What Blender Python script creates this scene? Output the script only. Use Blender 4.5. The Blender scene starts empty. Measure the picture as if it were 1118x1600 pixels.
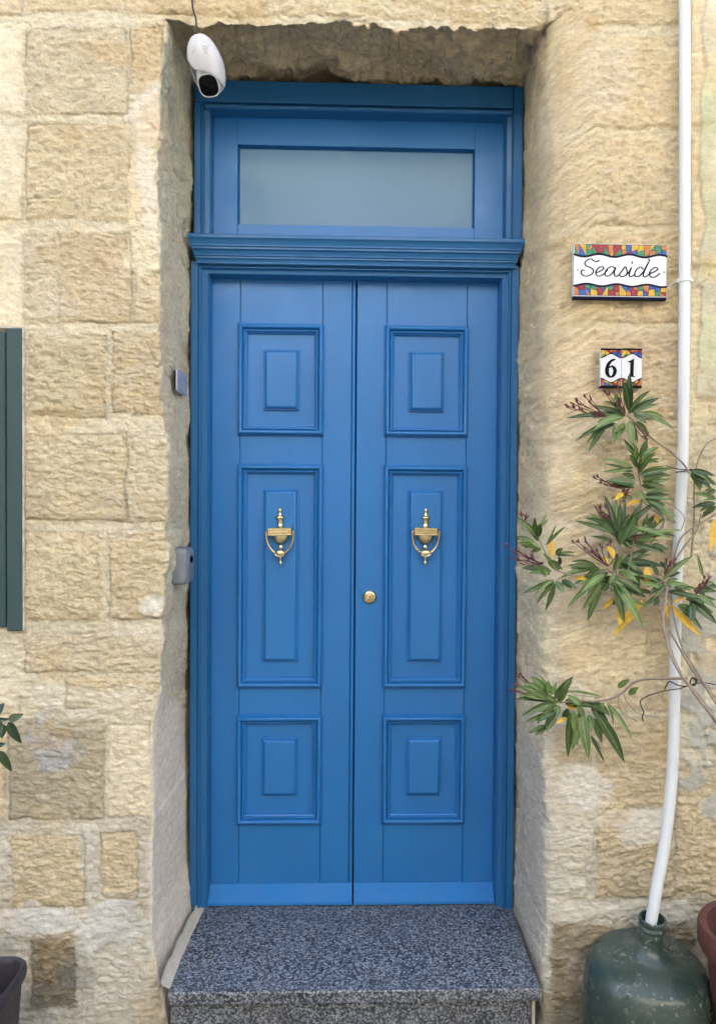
import bpy, math, random
import numpy as np
from mathutils import Vector, Matrix
rnd = random.Random(7)
R_ = math.radians
sc = bpy.context.scene
col = sc.collection

# ------------------------------------------------------------------ camera, sky, sun, exposure
F_PX, CAM_D, CAM_Z = 1170.0, 2.49, 1.32
YAW, PITCH, ROLL = 0.0277, -0.0184, 0.0069
PPX, PPY = 595.4, 813.9
W_PX, H_PX = 1118.0, 1600.0
Fv = Vector((math.sin(YAW)*math.cos(PITCH), math.cos(YAW)*math.cos(PITCH), math.sin(PITCH)))
Rv = Vector((math.cos(YAW), -math.sin(YAW), 0))
Uv = Rv.cross(Fv)
Rv, Uv = (math.cos(ROLL)*Rv + math.sin(ROLL)*Uv), (-math.sin(ROLL)*Rv + math.cos(ROLL)*Uv)
CAM = Vector((0, -CAM_D, CAM_Z))
cd = bpy.data.cameras.new('camera'); cam = bpy.data.objects.new('camera', cd); col.objects.link(cam)
M = Matrix((Rv, Uv, -Fv)).transposed().to_4x4(); M.translation = CAM
cam.matrix_world = M
cd.sensor_fit = 'HORIZONTAL'; cd.sensor_width = 36; cd.lens = F_PX/W_PX*36
cd.shift_x = (W_PX/2 - PPX)/W_PX; cd.shift_y = (PPY - H_PX/2)/W_PX
cd.clip_start = 0.05; cd.clip_end = 500
sc.camera = cam
sc.render.resolution_x, sc.render.resolution_y = 715, 1024

SUN_EL, SUN_AZ = 50.0, -12.0      # the sun stands behind this house: the door is in open shade, lit by the sky and the sunlit fronts across the lane
SUN_STRENGTH, SUN_ANGLE, SKY_STRENGTH, EXPOSURE = 5.0, 0.5, 0.15, 2.72
world = bpy.data.worlds.new('World'); sc.world = world; world.use_nodes = True
wn = world.node_tree; wn.nodes.clear()
sky = wn.nodes.new('ShaderNodeTexSky'); sky.sky_type = 'NISHITA'; sky.sun_disc = False
sky.sun_elevation = R_(SUN_EL); sky.sun_rotation = R_(SUN_AZ)
sky.air_density = 0.7; sky.dust_density = 7.0; sky.ozone_density = 1.0
bg = wn.nodes.new('ShaderNodeBackground'); bg.inputs[1].default_value = SKY_STRENGTH
wo = wn.nodes.new('ShaderNodeOutputWorld')
wn.links.new(sky.outputs[0], bg.inputs[0]); wn.links.new(bg.outputs[0], wo.inputs[0])
sd = bpy.data.lights.new('sun', 'SUN'); sun = bpy.data.objects.new('sun', sd); col.objects.link(sun)
sd.energy = SUN_STRENGTH; sd.angle = R_(SUN_ANGLE); sd.color = (1.0, 0.945, 0.86)
to_sun = Vector((math.sin(R_(SUN_AZ))*math.cos(R_(SUN_EL)), math.cos(R_(SUN_AZ))*math.cos(R_(SUN_EL)), math.sin(R_(SUN_EL))))
sun.rotation_euler = to_sun.to_track_quat('Z', 'Y').to_euler(); sun.location = (-2, 6, 12)
vs = sc.view_settings; vs.view_transform = 'Standard'; vs.look = 'None'; vs.gamma = 1; vs.exposure = EXPOSURE
vs.use_curve_mapping = False

# ------------------------------------------------------------------ helpers
def at(px, py, Y):
    """the point of the plane y = Y seen at that place of the photograph"""
    d = Fv*F_PX + Rv*(px-PPX) - Uv*(py-PPY)
    return CAM + d*((Y + CAM_D)/d.y)
def X(px, Y, py=800): return at(px, py, Y).x
def Z(py, Y, px=560): return at(px, py, Y).z

class MB:
    def __init__(s): s.v = []; s.f = []; s.m = []
    def add(s, vs_, fs, mi=0):
        b = len(s.v); s.v += [tuple(p) for p in vs_]; s.f += [tuple(i+b for i in f) for f in fs]; s.m += [mi]*len(fs)
    def box(s, x0, x1, y0, y1, z0, z1, mi=0, mat=None):
        p = [Vector((x, y, z)) for z in (z0, z1) for y in (y0, y1) for x in (x0, x1)]
        if mat: p = [mat @ q for q in p]
        s.add(p, [(0,1,5,4), (1,3,7,5), (3,2,6,7), (2,0,4,6), (4,5,7,6), (0,2,3,1)], mi)
    def bbox(s, x0, x1, y0, y1, z0, z1, b=0.001, mi=0):
        """box with chamfered front (-y) edges"""
        ring = lambda i, y: [(x0+i, y, z0+i), (x1-i, y, z0+i), (x1-i, y, z1-i), (x0+i, y, z1-i)]
        p = ring(0, y1) + ring(0, y0+b) + ring(b, y0)
        f = [(3,2,1,0)]
        for k in range(2):
            for j in range(4):
                a = k*4+j; c = k*4+(j+1) % 4
                f.append((a, c, c+4, a+4))
        f.append((8,9,10,11)); s.add(p, f, mi)
    def tube(s, pts, rad, n=8, mi=0, cap=True):
        pts = [Vector(p) for p in pts]
        if not hasattr(rad, '__len__'): rad = [rad]*len(pts)
        b = []; up = None
        for i, p in enumerate(pts):
            t = (pts[min(i+1, len(pts)-1)] - pts[max(i-1, 0)]).normalized()
            if up is None:
                up = t.orthogonal().normalized()
            up = (up - t*up.dot(t)).normalized(); sd_ = t.cross(up)
            for k in range(n):
                a = 2*math.pi*k/n; b.append(p + (up*math.cos(a) + sd_*math.sin(a))*rad[i])
        f = []
        for i in range(len(pts)-1):
            for k in range(n):
                f.append((i*n+k, i*n+(k+1) % n, (i+1)*n+(k+1) % n, (i+1)*n+k))
        if cap: f.append(tuple(range(n-1, -1, -1))); f.append(tuple((len(pts)-1)*n+k for k in range(n)))
        s.add(b, f, mi)
    def lathe(s, prof, n=32, mat=None, mi=0, sy=1.0):
        """prof: list of (r, z); around z"""
        b = []; f = []
        for r, z in prof:
            for k in range(n):
                a = 2*math.pi*k/n; q = Vector((r*math.cos(a), r*math.sin(a)*sy, z)); b.append(mat @ q if mat else q)
        for i in range(len(prof)-1):
            for k in range(n):
                f.append((i*n+k, i*n+(k+1) % n, (i+1)*n+(k+1) % n, (i+1)*n+k))
        s.add(b, f, mi)
    def build(s, name, mats, parent=None, sharp=32, loc=None):
        me = bpy.data.meshes.new(name)
        vv = s.v
        if loc is not None: vv = [(a-loc[0], b-loc[1], c-loc[2]) for a, b, c in vv]
        me.from_pydata(vv, [], s.f)
        if not isinstance(mats, (list, tuple)): mats = [mats]
        for m in mats: me.materials.append(m)
        me.polygons.foreach_set('material_index', s.m)
        me.polygons.foreach_set('use_smooth', [True]*len(s.f))
        me.update()
        me.set_sharp_from_angle(angle=R_(sharp))
        o = bpy.data.objects.new(name, me); col.objects.link(o)
        if parent is not None:
            o.parent = parent
            pw = Vector((0, 0, 0)); q = parent
            while q is not None: pw += q.location; q = q.parent
            o.location = -pw if loc is None else Vector(loc)-pw
        elif loc is not None: o.location = loc
        return o

def tag(o, label=None, cat=None, group=None, kind=None):
    if label: o['label'] = label
    if cat: o['category'] = cat
    if group: o['group'] = group
    if kind: o['kind'] = kind
    return o
def empty(name, loc, *t, **k):
    o = bpy.data.objects.new(name, None); col.objects.link(o); o.location = loc; o.empty_display_size = .05
    return tag(o, *t, **k)

def catmull(P, n=8):
    P = [Vector(p) for p in P]; out = []
    Q = [2*P[0]-P[1]] + P + [2*P[-1]-P[-2]]
    for i in range(1, len(Q)-2):
        a, b, c, d = Q[i-1:i+3]
        for k in range(n):
            t = k/n
            out.append(.5*((2*b) + (c-a)*t + (2*a-5*b+4*c-d)*t*t + (3*b-a-3*c+d)*t**3))
    out.append(P[-1]); return out

# ---- node helpers
def new_mat(name):
    m = bpy.data.materials.new(name); m.use_nodes = True; nt = m.node_tree
    p = nt.nodes['Principled BSDF']; return m, nt, p
def N(nt, t, **k):
    n = nt.nodes.new(t)
    for a, b in k.items():
        if a.startswith('i_'): n.inputs[a[2:].replace('_', ' ')].default_value = b
        else: setattr(n, a, b)
    return n
def noise(nt, vec, scale, detail=4, rough=.55, sock='Fac'):
    n = N(nt, 'ShaderNodeTexNoise'); n.inputs['Scale'].default_value = scale; n.inputs['Detail'].default_value = detail
    n.inputs['Roughness'].default_value = rough
    if vec is not None: nt.links.new(vec, n.inputs['Vector'])
    return n.outputs[sock]
def ramp(nt, fac, stops):
    r = N(nt, 'ShaderNodeValToRGB'); e = r.color_ramp.elements
    while len(e) < len(stops): e.new(.5)
    for i, (p, c) in enumerate(stops):
        e[i].position = p; e[i].color = (c[0], c[1], c[2], 1) if hasattr(c, '__len__') else (c, c, c, 1)
    nt.links.new(fac, r.inputs[0]); return r.outputs[0]
def mapping(nt, vec, scale=(1, 1, 1), rot=(0, 0, 0)):
    n = N(nt, 'ShaderNodeMapping'); n.inputs['Scale'].default_value = scale; n.inputs['Rotation'].default_value = rot
    nt.links.new(vec, n.inputs['Vector']); return n.outputs[0]
def mix(nt, mode, a, b, fac=1.0):
    n = N(nt, 'ShaderNodeMix', data_type='RGBA', blend_type=mode)
    for v, s in ((fac, 0), (a, 6), (b, 7)):
        if isinstance(v, bpy.types.NodeSocket): nt.links.new(v, n.inputs[s])
        elif s == 0: n.inputs[0].default_value = v
        else: n.inputs[s].default_value = (v[0], v[1], v[2], 1) if hasattr(v, '__len__') else (v, v, v, 1)
    return n.outputs[2]
def math_(nt, op, a, b=0.0):
    n = N(nt, 'ShaderNodeMath', operation=op)
    for v, s in ((a, 0), (b, 1)):
        if isinstance(v, bpy.types.NodeSocket): nt.links.new(v, n.inputs[s])
        else: n.inputs[s].default_value = v
    return n.outputs[0]
def bump(nt, p, h, strength, dist, prev=None):
    b = N(nt, 'ShaderNodeBump'); b.inputs['Distance'].default_value = dist
    if isinstance(strength, bpy.types.NodeSocket): nt.links.new(strength, b.inputs['Strength'])
    else: b.inputs['Strength'].default_value = strength
    nt.links.new(h, b.inputs['Height'])
    if prev is not None: nt.links.new(prev, b.inputs['Normal'])
    nt.links.new(b.outputs[0], p.inputs['Normal']); return b.outputs[0]
def coords(nt): return N(nt, 'ShaderNodeTexCoord').outputs['Object']
def gpos(nt): return N(nt, 'ShaderNodeNewGeometry').outputs['Position']

# ---- materials
def simple(name, c, rough=.5, metal=0.0, var=.12, scale=40, bs=.15, bd=.001, spec=.5, coat=0.0):
    m, nt, p = new_mat(name); v = gpos(nt)
    n1 = noise(nt, v, scale, 5)
    k = ramp(nt, n1, [(.25, 1-var), (.75, 1+var)])
    nt.links.new(mix(nt, 'MULTIPLY', c, k), p.inputs['Base Color'])
    nt.links.new(ramp(nt, noise(nt, v, scale*2.3, 3), [(.3, rough*.85), (.7, min(1, rough*1.15))]), p.inputs['Roughness'])
    p.inputs['Metallic'].default_value = metal; p.inputs['Specular IOR Level'].default_value = spec
    p.inputs['Coat Weight'].default_value = coat
    if bs: bump(nt, p, noise(nt, v, scale*5, 4), bs, bd)
    return m

def paint_mat(name, c, rough=.38):
    m, nt, p = new_mat(name); v = gpos(nt)
    big = ramp(nt, noise(nt, v, 2.5, 3), [(.3, .93), (.7, 1.06)])
    streak = ramp(nt, noise(nt, mapping(nt, v, (140, 140, 5)), 1.0, 3), [(.3, .97), (.7, 1.03)])
    a = mix(nt, 'MULTIPLY', c, big); a = mix(nt, 'MULTIPLY', a, streak)
    spots = ramp(nt, noise(nt, v, 130, 2, .4), [(.76, 0.0), (.80, 1.0)])
    a = mix(nt, 'MIX', a, (c[0]+.12, c[1]+.12, c[2]+.08), math_(nt, 'MULTIPLY', spots, .25))
    sep = N(nt, 'ShaderNodeSeparateXYZ'); nt.links.new(v, sep.inputs[0])
    low = ramp(nt, sep.outputs['Z'], [(.02, 1.0), (.45, 0.0)])
    dst = math_(nt, 'MULTIPLY', mix(nt, 'MULTIPLY', low, ramp(nt, noise(nt, v, 16, 6, .7), [(.45, 0.0), (.72, 1.0)])), .10)
    a = mix(nt, 'MIX', a, (.20, .23, .26), dst)
    scr = ramp(nt, noise(nt, mapping(nt, v, (30, 30, 300), (0, .4, 0)), 1.0, 2, .5), [(.80, 0.0), (.83, 1.0)])
    a = mix(nt, 'MIX', a, (.12, .26, .45), math_(nt, 'MULTIPLY', scr, .35))
    nt.links.new(a, p.inputs['Base Color'])
    nt.links.new(ramp(nt, noise(nt, v, 9, 5), [(.3, rough*.82), (.7, rough*1.25)]), p.inputs['Roughness'])
    h = math_(nt, 'ADD', noise(nt, mapping(nt, v, (220, 220, 9)), 1.0, 3), math_(nt, 'MULTIPLY', noise(nt, v, 14, 2), 1.6))
    bump(nt, p, h, .14, .0007)
    p.inputs['Specular IOR Level'].default_value = .42
    return m

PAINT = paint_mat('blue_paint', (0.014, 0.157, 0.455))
PAINT_W = paint_mat('toplit_blue_paint', (0.020, 0.175, 0.50), .55)  # same door paint, lightened for the light on the upward slope
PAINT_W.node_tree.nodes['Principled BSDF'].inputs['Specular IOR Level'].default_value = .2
PAINT_SHADE = paint_mat('shaded_blue_paint', (0.013, 0.120, 0.315), .42)  # same door paint, with the shade on frame and cornice coloured in
BLACK = simple('black_gap', (.006, .006, .008), .8, bs=0)
GREEN_PAINT = paint_mat('grey_green_paint', (0.034, 0.072, 0.080), .5)
WHITE_PVC = simple('white_pvc', (.60, .655, .68), .33, var=.04, scale=6, bs=.05)
DARK_PLASTIC = simple('dark_planter_plastic', (.030, .027, .038), .55, var=.4, scale=60, bs=.35)
TERRA = simple('terracotta', (.095, .032, .024), .7, var=.25, scale=18, bs=.3)
SOIL = simple('soil', (.05, .035, .022), .95, var=.5, scale=60, bs=.9, bd=.006)
CAM_WHITE = simple('white_camera_plastic', (.50, .53, .56), .30, var=.03, scale=20, bs=.04)
LENS = simple('black_lens_cover', (.003, .003, .004), .12, bs=0, spec=.12)
GREY_PL = simple('grey_key_safe_plastic', (.17, .20, .235), .42, var=.05, scale=60, bs=.12)
PLATE = simple('pale_metal_plate', (.50, .51, .58), .35, metal=.4, var=.06, scale=20, bs=.06)
CABLE = simple('black_cable', (.008, .008, .010), .45, bs=0)
STEM = simple('grey_brown_bark', (.25, .21, .17), .8, var=.3, scale=60, bs=.4)
TWIG_RED = simple('dark_red_bud', (.095, .018, .025), .5, var=.3, scale=120, bs=0)
MORTAR = simple('pale_mortar', (.46, .44, .37), .9, var=.12, scale=45, bs=.6, bd=.003)
INK = simple('navy_ink', (.005, .007, .030), .5, spec=.08, bs=0, var=.02)
BLACK_INK = simple('black_ink', (.003, .003, .006), .5, spec=.08, bs=0, var=.02)
GLAZE = simple('white_glaze', (.62, .67, .72), .16, var=.02, scale=30, bs=.05, spec=.4)
SCREW = simple('screw_metal', (.35, .36, .36), .35, metal=.8, bs=0)
ROADM = simple('pale_paving', (.36, .34, .30), .9, var=.25, scale=30, bs=.6, bd=.004)
PAVEM = simple('pavement_stone', (.19, .175, .15), .85, var=.2, scale=12, bs=.4, bd=.004)
def col_glaze(n, c): return simple(n, (c[0]*.7, c[1]*.7, c[2]*.7), .28, var=.2, scale=160, bs=0, spec=.25)
MOS = [col_glaze('yellow_glaze', (.72, .50, .06)), col_glaze('maroon_glaze', (.33, .03, .06)), col_glaze('blue_glaze', (.03, .13, .50)),
       col_glaze('green_glaze', (.05, .28, .17)), col_glaze('orange_glaze', (.58, .22, .08))]

def brass_mat():
    m, nt, p = new_mat('aged_brass'); v = gpos(nt)
    a = ramp(nt, noise(nt, v, 60, 3), [(.30, (.52, .44, .24)), (.60, (.66, .58, .36))])
    nt.links.new(a, p.inputs['Base Color']); p.inputs['Metallic'].default_value = 1
    nt.links.new(ramp(nt, noise(nt, v, 40, 2), [(.3, .18), (.7, .28)]), p.inputs['Roughness'])
    return m
BRASS = brass_mat()
BRASS_D = simple('tarnished_brass', (.10, .075, .035), .5, metal=.9, scale=150, var=.3, bs=0)

def granite_mat(name, k=1.0, warm=0.0):
    m, nt, p = new_mat(name); v = gpos(nt)
    w = N(nt, 'ShaderNodeTexVoronoi'); w.inputs['Scale'].default_value = 225; w.inputs['Randomness'].default_value = 1
    wv = N(nt, 'ShaderNodeVectorMath', operation='ADD'); nt.links.new(v, wv.inputs[0])
    sc_ = N(nt, 'ShaderNodeVectorMath', operation='SCALE'); sc_.inputs['Scale'].default_value = .012
    nt.links.new(noise(nt, v, 130, 3, sock='Color'), sc_.inputs[0]); nt.links.new(sc_.outputs[0], wv.inputs[1])
    nt.links.new(wv.outputs[0], w.inputs['Vector'])
    g = N(nt, 'ShaderNodeSeparateColor'); nt.links.new(w.outputs['Color'], g.inputs[0])
    f = math_(nt, 'ADD', math_(nt, 'MULTIPLY', g.outputs[0], .6), math_(nt, 'MULTIPLY', noise(nt, v, 260, 3), .5))
    c = ramp(nt, f, [(.28, (.010*k, .014*k, .024*k)), (.42, (.035*k, .05*k, .075*k)), (.58, (.125*k, .165*k, .215*k)), (.80, (.46*k, .54*k, .62*k))])
    if warm:
        pat = ramp(nt, noise(nt, v, 14, 5, .65), [(.35, 0.0), (.62, 1.0)])
        c = mix(nt, 'MIX', c, mix(nt, 'ADD', mix(nt, 'MULTIPLY', c, (1.1, .95, .8)), (.065, .055, .043)), math_(nt, 'MULTIPLY', pat, warm))
    dust = math_(nt, 'MULTIPLY', ramp(nt, noise(nt, v, 5, 6, .65), [(.42, 0.0), (.70, 1.0)]), .14)
    c = mix(nt, 'MIX', c, (.20, .19, .17), dust)
    scf = ramp(nt, noise(nt, mapping(nt, v, (9, 60, 9), (0, 0, .5)), 1.0, 5, .7), [(.66, 0.0), (.74, 1.0)])
    c = mix(nt, 'MIX', c, (.34, .34, .33), math_(nt, 'MULTIPLY', scf, .35))
    nt.links.new(c, p.inputs['Base Color'])
    nt.links.new(ramp(nt, noise(nt, v, 9, 5), [(.3, .30), (.7, .60)]), p.inputs['Roughness'])
    bump(nt, p, f, .12, .0006)
    return m
GRAN = granite_mat('grey_granite', .62); GRAN_E = granite_mat('weathered_granite_edge', .62, .28)

def glass_mat():
    m, nt, p = new_mat('sky_tinted_glass'); v = gpos(nt)
    nt.links.new(ramp(nt, noise(nt, v, 3, 3), [(.3, (.10, .22, .38)), (.7, (.11, .235, .40))]), p.inputs['Base Color'])  # sky reflection put into the pane's base colour
    p.inputs['Roughness'].default_value = .35; p.inputs['Specular IOR Level'].default_value = .25; p.inputs['Coat Weight'].default_value = .05; p.inputs['Coat Roughness'].default_value = .06
    bump(nt, p, noise(nt, v, 6, 2), .05, .002)
    return m
GLASS = glass_mat()

def jug_mat():
    m, nt, p = new_mat('dark_green_jug'); v = coords(nt)
    base = ramp(nt, noise(nt, v, 8, 4), [(.3, (.026, .048, .042)), (.7, (.055, .085, .072))])
    flk = N(nt, 'ShaderNodeTexVoronoi'); flk.inputs['Scale'].default_value = 75; flk.feature = 'DISTANCE_TO_EDGE'
    wv = N(nt, 'ShaderNodeVectorMath', operation='ADD'); nt.links.new(v, wv.inputs[0])
    s2 = N(nt, 'ShaderNodeVectorMath', operation='SCALE'); s2.inputs['Scale'].default_value = .05
    nt.links.new(noise(nt, v, 45, 4, sock='Color'), s2.inputs[0]); nt.links.new(s2.outputs[0], wv.inputs[1]); nt.links.new(wv.outputs[0], flk.inputs['Vector'])
    e = ramp(nt, flk.outputs['Distance'], [(.03, 1.0), (.08, 0.0)])
    e = mix(nt, 'MULTIPLY', e, ramp(nt, noise(nt, v, 90, 3), [(.56, 0.0), (.64, .8)]))
    e = mix(nt, 'MULTIPLY', e, ramp(nt, noise(nt, v, 9, 3), [(.42, 0.0), (.60, 1.0)]))
    nt.links.new(mix(nt, 'MIX', base, (.50, .52, .46), e), p.inputs['Base Color'])
    nt.links.new(ramp(nt, noise(nt, v, 14, 4), [(.3, .18), (.7, .38)]), p.inputs['Roughness'])
    bump(nt, p, noise(nt, v, 25, 4), .2, .002)
    return m
JUG = jug_mat()

def leaf_mat(name, c0, c1, rough=.36):
    m, nt, p = new_mat(name); v = gpos(nt)
    at_ = N(nt, 'ShaderNodeAttribute'); at_.attribute_name = 'leaf_tone'
    c = ramp(nt, at_.outputs['Fac'], [(0.0, c0), (1.0, c1)])
    c = mix(nt, 'MULTIPLY', c, ramp(nt, noise(nt, v, 70, 4), [(.3, .8), (.7, 1.2)]))
    nt.links.new(c, p.inputs['Base Color']); p.inputs['Roughness'].default_value = rough
    p.inputs['Subsurface Weight'].default_value = 0
    bump(nt, p, noise(nt, v, 150, 3), .15, .001)
    return m
LEAF = leaf_mat('oleander_leaf', (.018, .048, .012), (.110, .185, .042))
RIB = leaf_mat('leaf_midrib', (.09, .17, .06), (.20, .30, .11))
LEAF_Y = leaf_mat('yellow_leaf', (.50, .30, .015), (.62, .42, .04), .45)
LEAF_D = leaf_mat('dark_glossy_leaf', (.010, .030, .014), (.035, .07, .02), .28)

# ------------------------------------------------------------------ stone wall (one continuous surface: front, rounded arris, reveals, soffit)
def hash3(i, j, k, seed):
    h = (i.astype(np.int64)*374761393 + j.astype(np.int64)*668265263 + k.astype(np.int64)*2147483647 + seed*1274126177) & 0xffffffff
    h = ((h ^ (h >> 13))*1274126177) & 0xffffffff
    h = ((h ^ (h >> 15))*2246822519) & 0xffffffff
    return ((h ^ (h >> 16)) & 0xffffff)/float(0xffffff)
def vn(x, y, z, seed=0):
    xi, yi, zi = np.floor(x), np.floor(y), np.floor(z)
    fx, fy, fz = x-xi, y-yi, z-zi
    fx, fy, fz = [t*t*t*(t*(t*6-15)+10) for t in (fx, fy, fz)]
    xi, yi, zi = xi.astype(np.int64), yi.astype(np.int64), zi.astype(np.int64)
    o = 0
    for a in (0, 1):
        for b in (0, 1):
            for c in (0, 1):
                o = o + hash3(xi+a, yi+b, zi+c, seed)*(fx if a else 1-fx)*(fy if b else 1-fy)*(fz if c else 1-fz)
    return o*2-1
def fbm(x, y, z, seed=0, oct=4, gain=.5):
    s = 0; a = 1; t = 0
    for o in range(oct):
        s = s + a*vn(x*2**o, y*2**o, z*2**o, seed+o*17); t += a; a *= gain
    return s/t
def sstep(a, b, x):
    t = np.clip((x-a)/(b-a), 0, 1); return t*t*(3-2*t)

WALL_Y = -0.40
def tab(pairs, Y, side_px):          # photograph edge positions (px, py) -> (z, x) tables on plane Y
    P = [at(px, py, Y) for px, py in pairs]
    P.sort(key=lambda p: p.z)
    return np.array([p.z for p in P]), np.array([p.x for p in P])
LA = tab([(262,30),(256,90),(252,150),(250,230),(250,340),(252,430),(253,480),(251,515),(249,560),(256,640),(263,680),(263,740),(259,800),(262,860),(259,900),(256,960),(254,1040),(252,1080),(243,1118),(238,1140),(237,1200),(237,1280),(235,1320),(235,1400),(238,1480),(250,1540),(262,1600)], WALL_Y, 0)
LB = tab([(303,130),(301,350),(298,420),(296,600),(297,650),(295,780),(294,900),(294,1000),(293,1300),(296,1345),(303,1375),(306,1420)], -.03, 0)
RA = tab([(848,50),(849,120),(852,200),(856,300),(855,400),(850,600),(848,800),(846,1000),(847,1150),(850,1250),(853,1350),(852,1430),(846,1540),(846,1600)], WALL_Y, 0)
RB = tab([(817,130),(814,360),(808,420),(806,600),(804,800),(803,1000),(803,1200),(802,1300),(798,1420)], -.03, 0)
Z_BOT, Z_OUT = -0.22, 4.2
zTL = at(262, 32, WALL_Y).z; zTR = at(848, 48, WALL_Y).z
xTL = at(262, 32, WALL_Y).x; xTR = at(848, 48, WALL_Y).x
zB = Z(126, -.03)
n_side, n_top = 880, 310
zs = np.linspace(0, 1, n_side)
zl = Z_BOT + (zTL-Z_BOT)*zs
A1 = np.stack([np.interp(zl, *LA) + .004*fbm(zl*14, zl*0, zl*0+3, 5, 4), zl], 1)
B1 = np.stack([np.interp(zl, *LB) + .004*fbm(zl*22, zl*0, zl*0+7, 9, 4), Z_BOT + (zB-Z_BOT)*zs], 1)
O1 = np.stack([np.full(n_side, -2.3), Z_BOT + (Z_OUT-Z_BOT)*zs], 1)
u = np.linspace(0, 1, n_top+2)[1:-1]
xt = xTL + (xTR-xTL)*u
zt = zTL + (zTR-zTL)*u
edge = np.minimum(np.minimum(u, 1-u)*12, 1)
chips = .020*fbm(xt*8, xt*0, xt*0, 21, 4, .6) + .016*np.abs(fbm(xt*22, xt*0, xt*0+2, 23, 3)) - .008
dip = -.022*np.exp(-((xt-X(690, WALL_Y))/.06)**2)*0 + .010*np.exp(-((xt-X(640, WALL_Y))/.10)**2)
A2 = np.stack([xt, zt + edge*(chips+dip)], 1)
xbk = X(303, -.03) + (X(817, -.03)-X(303, -.03))*u
zbk = zB + edge*(.006 + .020*np.clip(fbm(xbk*8, xbk*0, xbk*0, 31, 4)*1.6, -.5, 1) - .006) - .004*u*0
B2 = np.stack([xbk, zbk], 1)
O2 = np.stack([-2.3 + 4.6*u, np.full(n_top, Z_OUT)], 1)
zr = (Z_BOT + (zTR-Z_BOT)*zs)[::-1]; zs_r = zs[::-1]
A3 = np.stack([np.interp(zr, *RA) + .005*fbm(zr*11, zr*0, zr*0+13, 15, 4), zr], 1)
B3 = np.stack([np.interp(zr, *RB) + .004*fbm(zr*20, zr*0, zr*0+17, 19, 4), Z_BOT + (zB-Z_BOT)*zs_r], 1)
O3 = np.stack([np.full(n_side, 2.3), Z_BOT + (Z_OUT-Z_BOT)*zs_r], 1)
A = np.concatenate([A1, A2, A3]); B = np.concatenate([B1, B2, B3]); O = np.concatenate([O1, O2, O3])
nS = len(A)
side = np.concatenate([np.zeros(n_side), np.ones(n_top), np.full(n_side, 2)])
# corner radius along the way (left arris crisp, right one worn round, lintel chipped)
rad = np.concatenate([.016 + .012*np.abs(fbm(zl*5, zl*0, zl*0+1, 41, 3)), np.full(n_top, .016), .055 + .10*sstep(.5, 1.1, zr) + .018*fbm(zr*4, zr*0, zr*0+1, 43, 3)])
rad = np.convolve(np.pad(rad, 12, 'edge'), np.ones(25)/25, 'valid')
rows = []
out = (O-A); L = np.linalg.norm(out, axis=1, keepdims=True); out = out/L
def addrow(P2, y): rows.append(np.stack([P2[:, 0], np.zeros(nS)+y, P2[:, 1]], 1))
addrow(B + out*0.0 + (B-A)*0, .16)
yb = .02
for k in range(80):                   # reveal
    t = k/79.0
    yk = yb + (WALL_Y + rad - yb)*t
    tt = (yk-yb)/(WALL_Y-yb)
    bow = (1-tt)*tt
    P2 = B + (A-B)*tt[:, None]
    addrow(P2, yk)
P0y = WALL_Y + rad; P0 = B + (A-B)*((P0y-yb)/(WALL_Y-yb))[:, None]
P1 = A + out*rad[:, None]
for k in range(1, 9):                 # arris
    t = k/8.0
    P2 = P0*(1-t)**2 + A*2*t*(1-t) + P1*t*t
    addrow(P2, P0y*(1-t)**2 + WALL_Y*(2*t*(1-t)+t*t))
dist = list(np.arange(.0035, .60, .0035)) + list(np.linspace(.62, 1.0, 14))
for d in dist:
    if d < .6: q = rad + d
    else: q = (rad+.6) + (L[:, 0]-rad-.6)*(d-.6)/.4
    addrow(A + out*q[:, None], WALL_Y)
G = np.stack(rows, 0)                 # [t, s, 3]
nT = G.shape[0]
# normals
dt = np.gradient(G, axis=0); ds = np.gradient(G, axis=1)
nn = np.cross(dt, ds); nn /= np.maximum(np.linalg.norm(nn, axis=2, keepdims=True), 1e-9)
if nn[-20, 300, 1] > 0: nn = -nn
x, y, z = G[..., 0], G[..., 1], G[..., 2]
front = sstep(.45, .8, -nn[..., 1])   # 1 on the street face, 0 in the reveal
leftrev = (1-front)*sstep(.4, .8, nn[..., 0]); rightrev = (1-front)*sstep(.4, .8, -nn[..., 0]); soff = (1-front)*sstep(.4, .8, -nn[..., 2])
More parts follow.
